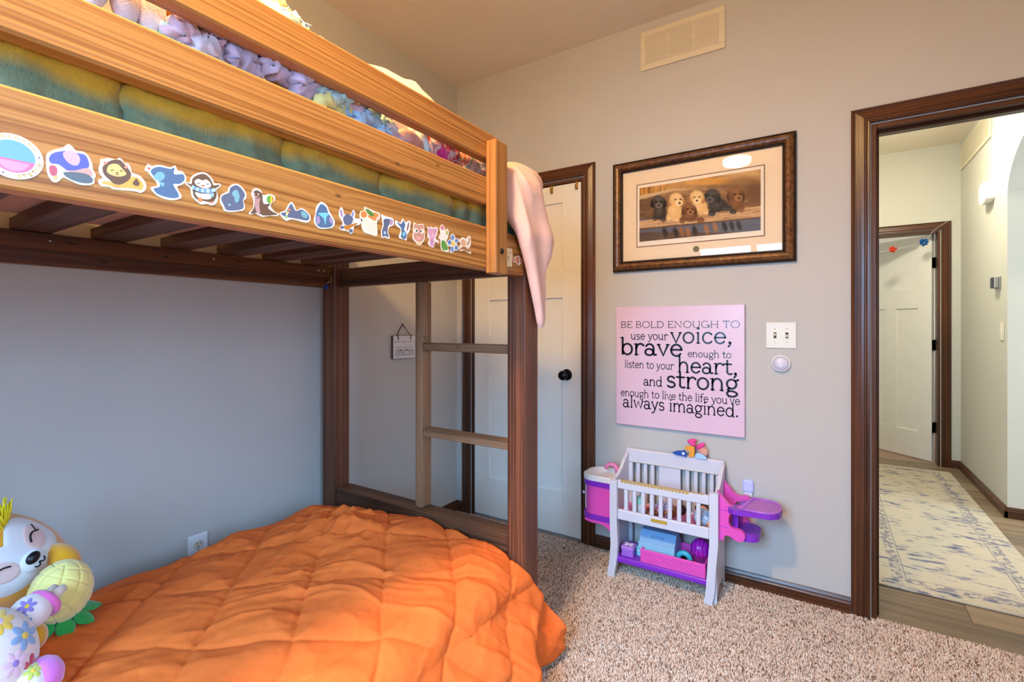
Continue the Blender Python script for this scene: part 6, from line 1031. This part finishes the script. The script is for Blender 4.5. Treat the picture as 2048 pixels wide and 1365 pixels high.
# glowing night light behind the seat bracket
nl = thing('night_light', 'small glowing bluish night light plugged in behind the pink bracket', 'lamp', None, (1.715, 0, .465))
t = NT('night_light_glow'); t.b.inputs['Emission Color'].default_value = (.45, .5, 1.0, 1); t.b.inputs['Emission Strength'].default_value = .22; t.base(lin((176, 184, 236)))
MB().box(-.022, .022, -.022, -.001, -.03, .025, .006).build('shade', t.m, nl); B1('plug_base', (-.018, .018, -.02, -.001, -.05, -.0305), m_cw, nl, .003)
# hanging keyring toy on the headboard: star, moon and cloud charms with a pink bow
kt = thing('charm_toy', 'star, moon and cloud felt charms with pink bow on the crib headboard', 'toy', None, (1.47, -.04, .5692))
fl = lambda a, b, t: (a, t, b)
def felt(nm, pts, col, t0, t1, edge=None): return MB().prism(pts, fl, t0, t1, col, edge or col).build(nm, vcol_felt, kt, fix=True)
vcol_felt = vcol('felt_charm', .9, .1, (500, .4, .002))
felt('star_charm', [(-.083, .012), (-.06, .022), (-.035, .026), (-.025, .032), (-.02, .020), (-.008, .016), (-.018, .008), (-.016, -.001), (-.04, .002), (-.065, .003)], (40, 84, 170), -.022, -.014, (60, 60, 110))
MB().prism([(-.030+.010*math.cos(q)*(1 if k % 2 == 0 else .45), .014+.010*math.sin(q)*(1 if k % 2 == 0 else .45)) for k, q in enumerate(np.linspace(PI/2, PI/2+2*PI, 10, endpoint=False))], fl, -.0238, -.0222, (236, 236, 244)).build('star_patch', vcol_felt, kt, fix=True)
felt('moon_charm', [(-.028, .036), (-.02, .048), (.0, .054), (.018, .052), (.020, .03), (.018, .004), (.004, -.001), (-.012, .001), (-.004, .012), (-.002, .024), (-.012, .032)], (236, 160, 66), -.014, -.007, (232, 130, 120))
felt('cloud_charm', [(.022, .004), (.024, .018), (.036, .026), (.05, .024), (.062, .018), (.074, .010), (.076, .002), (.066, -.001), (.03, -.001)], (176, 206, 238), -.018, -.009, (70, 90, 150))
for nm, c, r, rot in (('bow_loop', (.005, -.005, .067), (.022, .012, .012), .5), ('bow_loop', (.045, -.005, .056), (.024, .012, .012), -.7), ('bow_loop', (.012, -.006, .078), (.016, .011, .009), -.1)): MB().ell(c, r, 18, 12, Matrix.Rotation(rot, 3, 'Y')).build(nm, plain('hot_pink_ribbon', (232, 70, 150), .6), kt, True)
MB().ell((.055, -.004, .03), (.022, .012, .026), 18, 12).build('fringe', m_salmon, kt, True)
# ---------------------------------------------------------------- soft toys on the lower bunk
def plushmat(name, col, col2, rough=.95): 
    t = NT(name); t.set(rough, .1, 0, .6); t.base(t.mix(t.noise(scale=30, detail=3), lin(col), lin(col2))); t.bump(t.noise(scale=700, detail=2), .5, .002); return t.m
m_yel = plushmat('golden_yellow_plush', (238, 166, 34), (226, 148, 26)); m_pwh = plushmat('white_plush', (232, 226, 226), (222, 214, 216)); m_ppk = plushmat('pale_pink_plush', (232, 196, 188), (224, 184, 178))
m_mag = plushmat('magenta_plush', (222, 104, 168), (210, 92, 158)); m_lpk = plushmat('orchid_plush', (226, 124, 206), (214, 110, 196)); m_bei = plushmat('beige_plush', (226, 200, 180), (214, 186, 166)); m_thread = plain('black_thread', (22, 18, 22), .6)
CAMP = Vector((2.008, -2.456, 1.19))
class Form:
    """an upholstered ellipsoid with its own frame: patches and stitching are laid on its surface"""
    def __init__(s, c, r, fwd, roll=0.0):
        s.c = Vector(c); s.r = r; f = Vector(fwd).normalized(); up = Vector((0, 0, 1)); rt = f.cross(up).normalized(); up = rt.cross(f).normalized()
        # local x = right as seen from the front, y = out of the face, z = up; roll turns the face clockwise
        c_, s_ = math.cos(roll), math.sin(roll); rx = -rt*c_-up*s_; uz = up*c_-rt*s_
        rx = (-rt)*c_+up*(-s_); uz = up*c_+(-rt)*s_
        s.R = Matrix((rx, f, uz)).transposed()
    def at(s, a, b, lift=0.0):
        # a, b in -1..1 across the front
        d = max(0, 1-a*a-b*b)**.5; p = Vector((a*s.r[0], d*s.r[1], b*s.r[2])); n = Vector((a/s.r[0], d/s.r[1], b/s.r[2])).normalized()
        return s.c+s.R @ (p+n*lift)
    def body(s, fn=None, seg=40, rings=28): return MB().ell(s.c, s.r, seg, rings, s.R, fn=fn)
    def patch(s, outline, lift=.002, dome=.0, rings=7):
        ca = sum(p[0] for p in outline)/len(outline); cb = sum(p[1] for p in outline)/len(outline); mb = MB(); G = []
        for k in range(rings+1):
            g = 1-k/rings*.999; e = lift+dome*(1-g*g)**.5 if dome else lift*(1 if k else .2)
            G.append([tuple(s.at(ca+(p[0]-ca)*g, cb+(p[1]-cb)*g, e)) for p in outline])
        mb.grid(np.array(G), close=True); return mb
    def stitch(s, pts, w, lift=.003): return MB().tube([s.at(a, b, lift) for a, b in pts], w, 6)
def oval(ca, cb, ra, rb, rot=0, n=28):
    r = math.radians(rot); return [(ca+ra*math.cos(t)*math.cos(r)-rb*math.sin(t)*math.sin(r), cb+ra*math.cos(t)*math.sin(r)+rb*math.sin(t)*math.cos(r)) for t in np.linspace(0, 2*PI, n, endpoint=False)]
# yellow plush animal leaning against the wall
yp = thing('plush_animal', 'yellow plush animal with white smiling face and tufted hair', 'plush toy', None, (0, 0, 0))
yc = Vector((.26, -2.118, .592)); F = Form(yc, (.105, .095, .155), (CAMP-yc)+Vector((.0, 1.0, -.35)), math.radians(-40))
F.body(lambda d: 1+.04*(-d.z)*(1 if d.z < 0 else .2)).build('body', m_yel, yp, True)
F.patch(smooth([(-.82, .16), (-.70, .52), (-.40, .64), (-.10, .55), (0, .50), (.10, .55), (.40, .64), (.70, .52), (.80, .18), (.74, -.10), (.45, -.22), (0, -.24), (-.45, -.22), (-.76, -.10)]), .003).build('face', m_pwh, yp, True)
for s_ in (-1, 1):
    F.patch(oval(s_*.42, .22, .27, .20, s_*18), .0045).build('eye_patch', m_ppk, yp, True)
    F.stitch([(s_*.42+.15*t_, .23+.07*(1-t_*t_)) for t_ in np.linspace(-1, 1, 9)], .0022, .006).build('closed_eye', m_thread, yp, True)
    F.stitch([(s_*.55, .27), (s_*.62, .35)], .0014, .006).build('eyelash', m_thread, yp, True)
F.patch(oval(0, .02, .27, .17), .003, .014).build('muzzle', m_pwh, yp, True)
MB().ell(F.at(0, .10, .016), (.0165, .010, .0125), 20, 14, F.R).build('nose', plain('black_satin', (20, 18, 24), .35), yp, True)
F.stitch([(.06*sx_+.05*math.cos(q), -.01-.045*math.sin(q)) for sx_, qs in ((-1, np.linspace(PI, 0, 8)), (1, np.linspace(PI, 0, 8))) for q in qs], .0017, .017).build('mouth', m_thread, yp, True)
mb = MB()
for k in range(110):                      # tuft of yellow yarn hair on the crown
    a0, b0 = random.uniform(.28, .62), random.uniform(.62, .80); p0 = F.at(a0, b0); d = (F.R @ Vector((a0*1.6+random.uniform(-.3, .3), random.uniform(-.1, .5), 1))).normalized(); l = random.uniform(.035, .06)
    mb.tube([p0, p0+d*l*.5, p0+d*l+Vector((0, 0, -.008))], [.0022, .002, .0012], 5)
mb.build('hair_tuft', plain('bright_yellow_yarn', (250, 226, 40), .8), yp, True)
MB().ell((.335, -2.028, .585), (.05, .030, .036), 28, 18, Matrix.Rotation(.5, 3, 'Y') @ Matrix.Rotation(.4, 3, 'Z')).build('arm', m_yel, yp, True); MB().ell((.33, -2.25, .56), (.05, .03, .036), 28, 18).build('arm', m_yel, yp, True)
MB().ell((.485, -2.118, .482), (.042, .026, .032), 28, 18, Matrix.Rotation(-.2, 3, 'Y')).build('foot', m_yel, yp, True); MB().ell((.46, -2.24, .48), (.042, .026, .032), 28, 18).build('foot', m_yel, yp, True)
# pineapple plush, upside down, leaves on the bed
t = NT('pale_yellow_quilted_plush'); t.set(.9, .1, 0, .5); X = t.xyz(); c0 = t.mix(t.noise(scale=18, detail=2), lin((240, 222, 140)), lin((232, 206, 112)))
t.base(c0); t.bump(t.noise(scale=700, detail=2), .4, .002); m_pine = t.m
pa = thing('pineapple_plush', 'pale yellow pineapple plush toy with green felt leaves', 'plush toy', None, (.445, -2.058, .545))
pa.rotation_euler = (math.radians(12), math.radians(14), math.radians(40))
def pinef(d):
    p, q = math.asin(max(-1, min(1, d.y))), math.asin(max(-1, min(1, d.z))); a = 1.75*(p+q*.85)+.3; b = 1.75*(p-q*.85)+.3
    g = min(abs(a-round(a)), abs(b-round(b))); return 1+.03*(1-math.exp(-(g/.09)**1.2))-.035*math.exp(-(g/.028)**2)-.01
MB().ell((0, 0, 0), (.060, .060, .076), 150, 110, None, fn=pinef).build('fruit', m_pine, pa, True)
m_leaf = plushmat('green_felt', (44, 160, 70), (36, 140, 60)); m_leafe = plushmat('green_felt_edge', (120, 196, 120), (104, 184, 110))
for ring, (n, z, r0, ln, tilt) in enumerate(((9, -.054, .038, .046, 1.0), (8, -.064, .032, .056, .62), (6, -.070, .016, .062, .25))):
    for k in range(n):
        a = 2*PI*k/n+ring*.4; M = Matrix.Rotation(a, 4, 'Z') @ Matrix.Translation((r0, 0, z)) @ Matrix.Rotation(PI/2+PI/2-tilt, 4, 'Y')
        P = []
        for u in np.linspace(0, 1, 8):
            w = .019*math.sin(PI*min(1, u*.82+.15))**.8*(1 if u < .95 else .55)
            P.append([tuple(M @ Vector((.004*math.cos(v)-.006*u*u+(.004*abs(math.cos(v*1)))*0, w*math.sin(v)*1.0, u*ln))) if False else tuple(M @ Vector((.0026*math.sin(v)-.010*u*u, w*math.cos(v), u*ln))) for v in np.linspace(0, 2*PI, 12, endpoint=False)])
        G = np.array(P); mb = MB().grid(G, close=True); mb.add(G[-1], [tuple(range(12))]); mb.add(G[0], [tuple(range(12))[::-1]]); mb.build('leaf', m_leaf, pa, True, fix=True)
# white floral plush in front
t = NT('white_floral_plush'); t.set(.95, .1, 0, .5); t.base(t.mix(t.noise(scale=20, detail=2), lin((236, 220, 214)), lin((228, 206, 200)))); t.bump(t.noise(scale=700, detail=2), .4, .002); m_fl = t.m
fp = thing('floral_plush', 'white flower-print plush toy with pink paws on the lower bunk', 'plush toy', None, (0, 0, 0))
fc = Vector((.615, -2.222, .528)); G_ = Form(fc, (.085, .08, .10), CAMP-fc+Vector((0, .3, 0)), 0); G_.body().build('body', m_fl, fp, True)
def flower(Fm, a, b, r, petal, core, n=5, rot=0):
    for k in range(n):
        an = rot+2*PI*k/n; Fm.patch(oval(a+r*.62*math.cos(an), b+r*.62*math.sin(an), r*.46, r*.27, math.degrees(an), 14), .0012, 0, 3).build('flower_petal', petal, fp, True)
    Fm.patch(oval(a, b, r*.28, r*.28, 0, 12), .0018, 0, 2).build('flower_centre', core, fp, True)
fl_ = {k: plushmat('print_'+k, c, tuple(int(q*.95) for q in c)) for k, c in dict(blue=(140, 168, 206), yellow=(246, 196, 66), red=(196, 40, 76), pink=(236, 196, 214), violet=(150, 126, 196), lime=(206, 206, 92)).items()}
for a, b, r, pc, cc, n, ro in ((.62, .18, .27, 'blue', 'yellow', 6, .2), (.25, .62, .26, 'yellow', 'pink', 7, 0), (.38, -.25, .24, 'pink', 'violet', 7, .3), (.70, -.45, .24, 'red', 'red', 6, .5), (-.2, .1, .25, 'violet', 'yellow', 6, 0), (-.3, -.5, .25, 'lime', 'red', 6, 0)): flower(G_, a, b, r, fl_[pc], fl_[cc], n, ro)
# arm with pink cuff and two beige claws, pointing towards the pineapple
ad = Vector((-.05, .085, .035)).normalized(); a0 = Vector((.565, -2.158, .555)); Fa = Form((.548, -2.135, .566), (.036, .036, .036), CAMP-a0, 0)
Fa.body(None, 28, 20).build('arm', m_fl, fp, True); flower(Fa, -.15, .35, .42, fl_['violet'], fl_['yellow'], 6, .1); flower(Fa, -.35, -.45, .4, fl_['blue'], fl_['yellow'], 6, .1)
Mr = Matrix.Translation((.540, -2.112, .570)) @ ad.to_track_quat('Z', 'Y').to_matrix().to_4x4()
MB().lathe([(.0, -.006), (.032, -.006), (.0355, -.001), (.0355, .004), (.032, .009), (.0, .009)], 32, Mr).build('cuff', m_mag, fp, True, fix=True, angle=60)
for dx in (-.008, .008):
    p0 = Mr @ Vector((dx, .004, .006)); p1 = Mr @ Vector((dx*1.3, .004, .042)); MB().tube([p0, p0.lerp(p1, .6), p1], [.011, .011, .008], 10).build('claw', m_bei, fp, True)
# foot with orchid pink toe
fd = Vector((-.02, .11, .0)).normalized(); Mf = Matrix.Translation((.672, -2.165, .478)) @ fd.to_track_quat('Z', 'Y').to_matrix().to_4x4()
Ff = Form((.672, -2.165, .479), (.034, .036, .036), CAMP-Vector((.672, -2.165, .479)), 0); Ff.body(None, 28, 20).build('leg', m_fl, fp, True); flower(Ff, .2, .5, .42, fl_['lime'], fl_['yellow'], 6, .1); flower(Ff, -.1, -.35, .4, fl_['yellow'], fl_['red'], 5, .1)
MB().lathe([(.0, -.001), (.036, -.001), (.0375, .008), (.035, .022), (.027, .034), (.014, .041), (.0, .043)], 32, Mf @ Matrix.Translation((0, 0, .012))).build('toe', m_lpk, fp, True, fix=True)
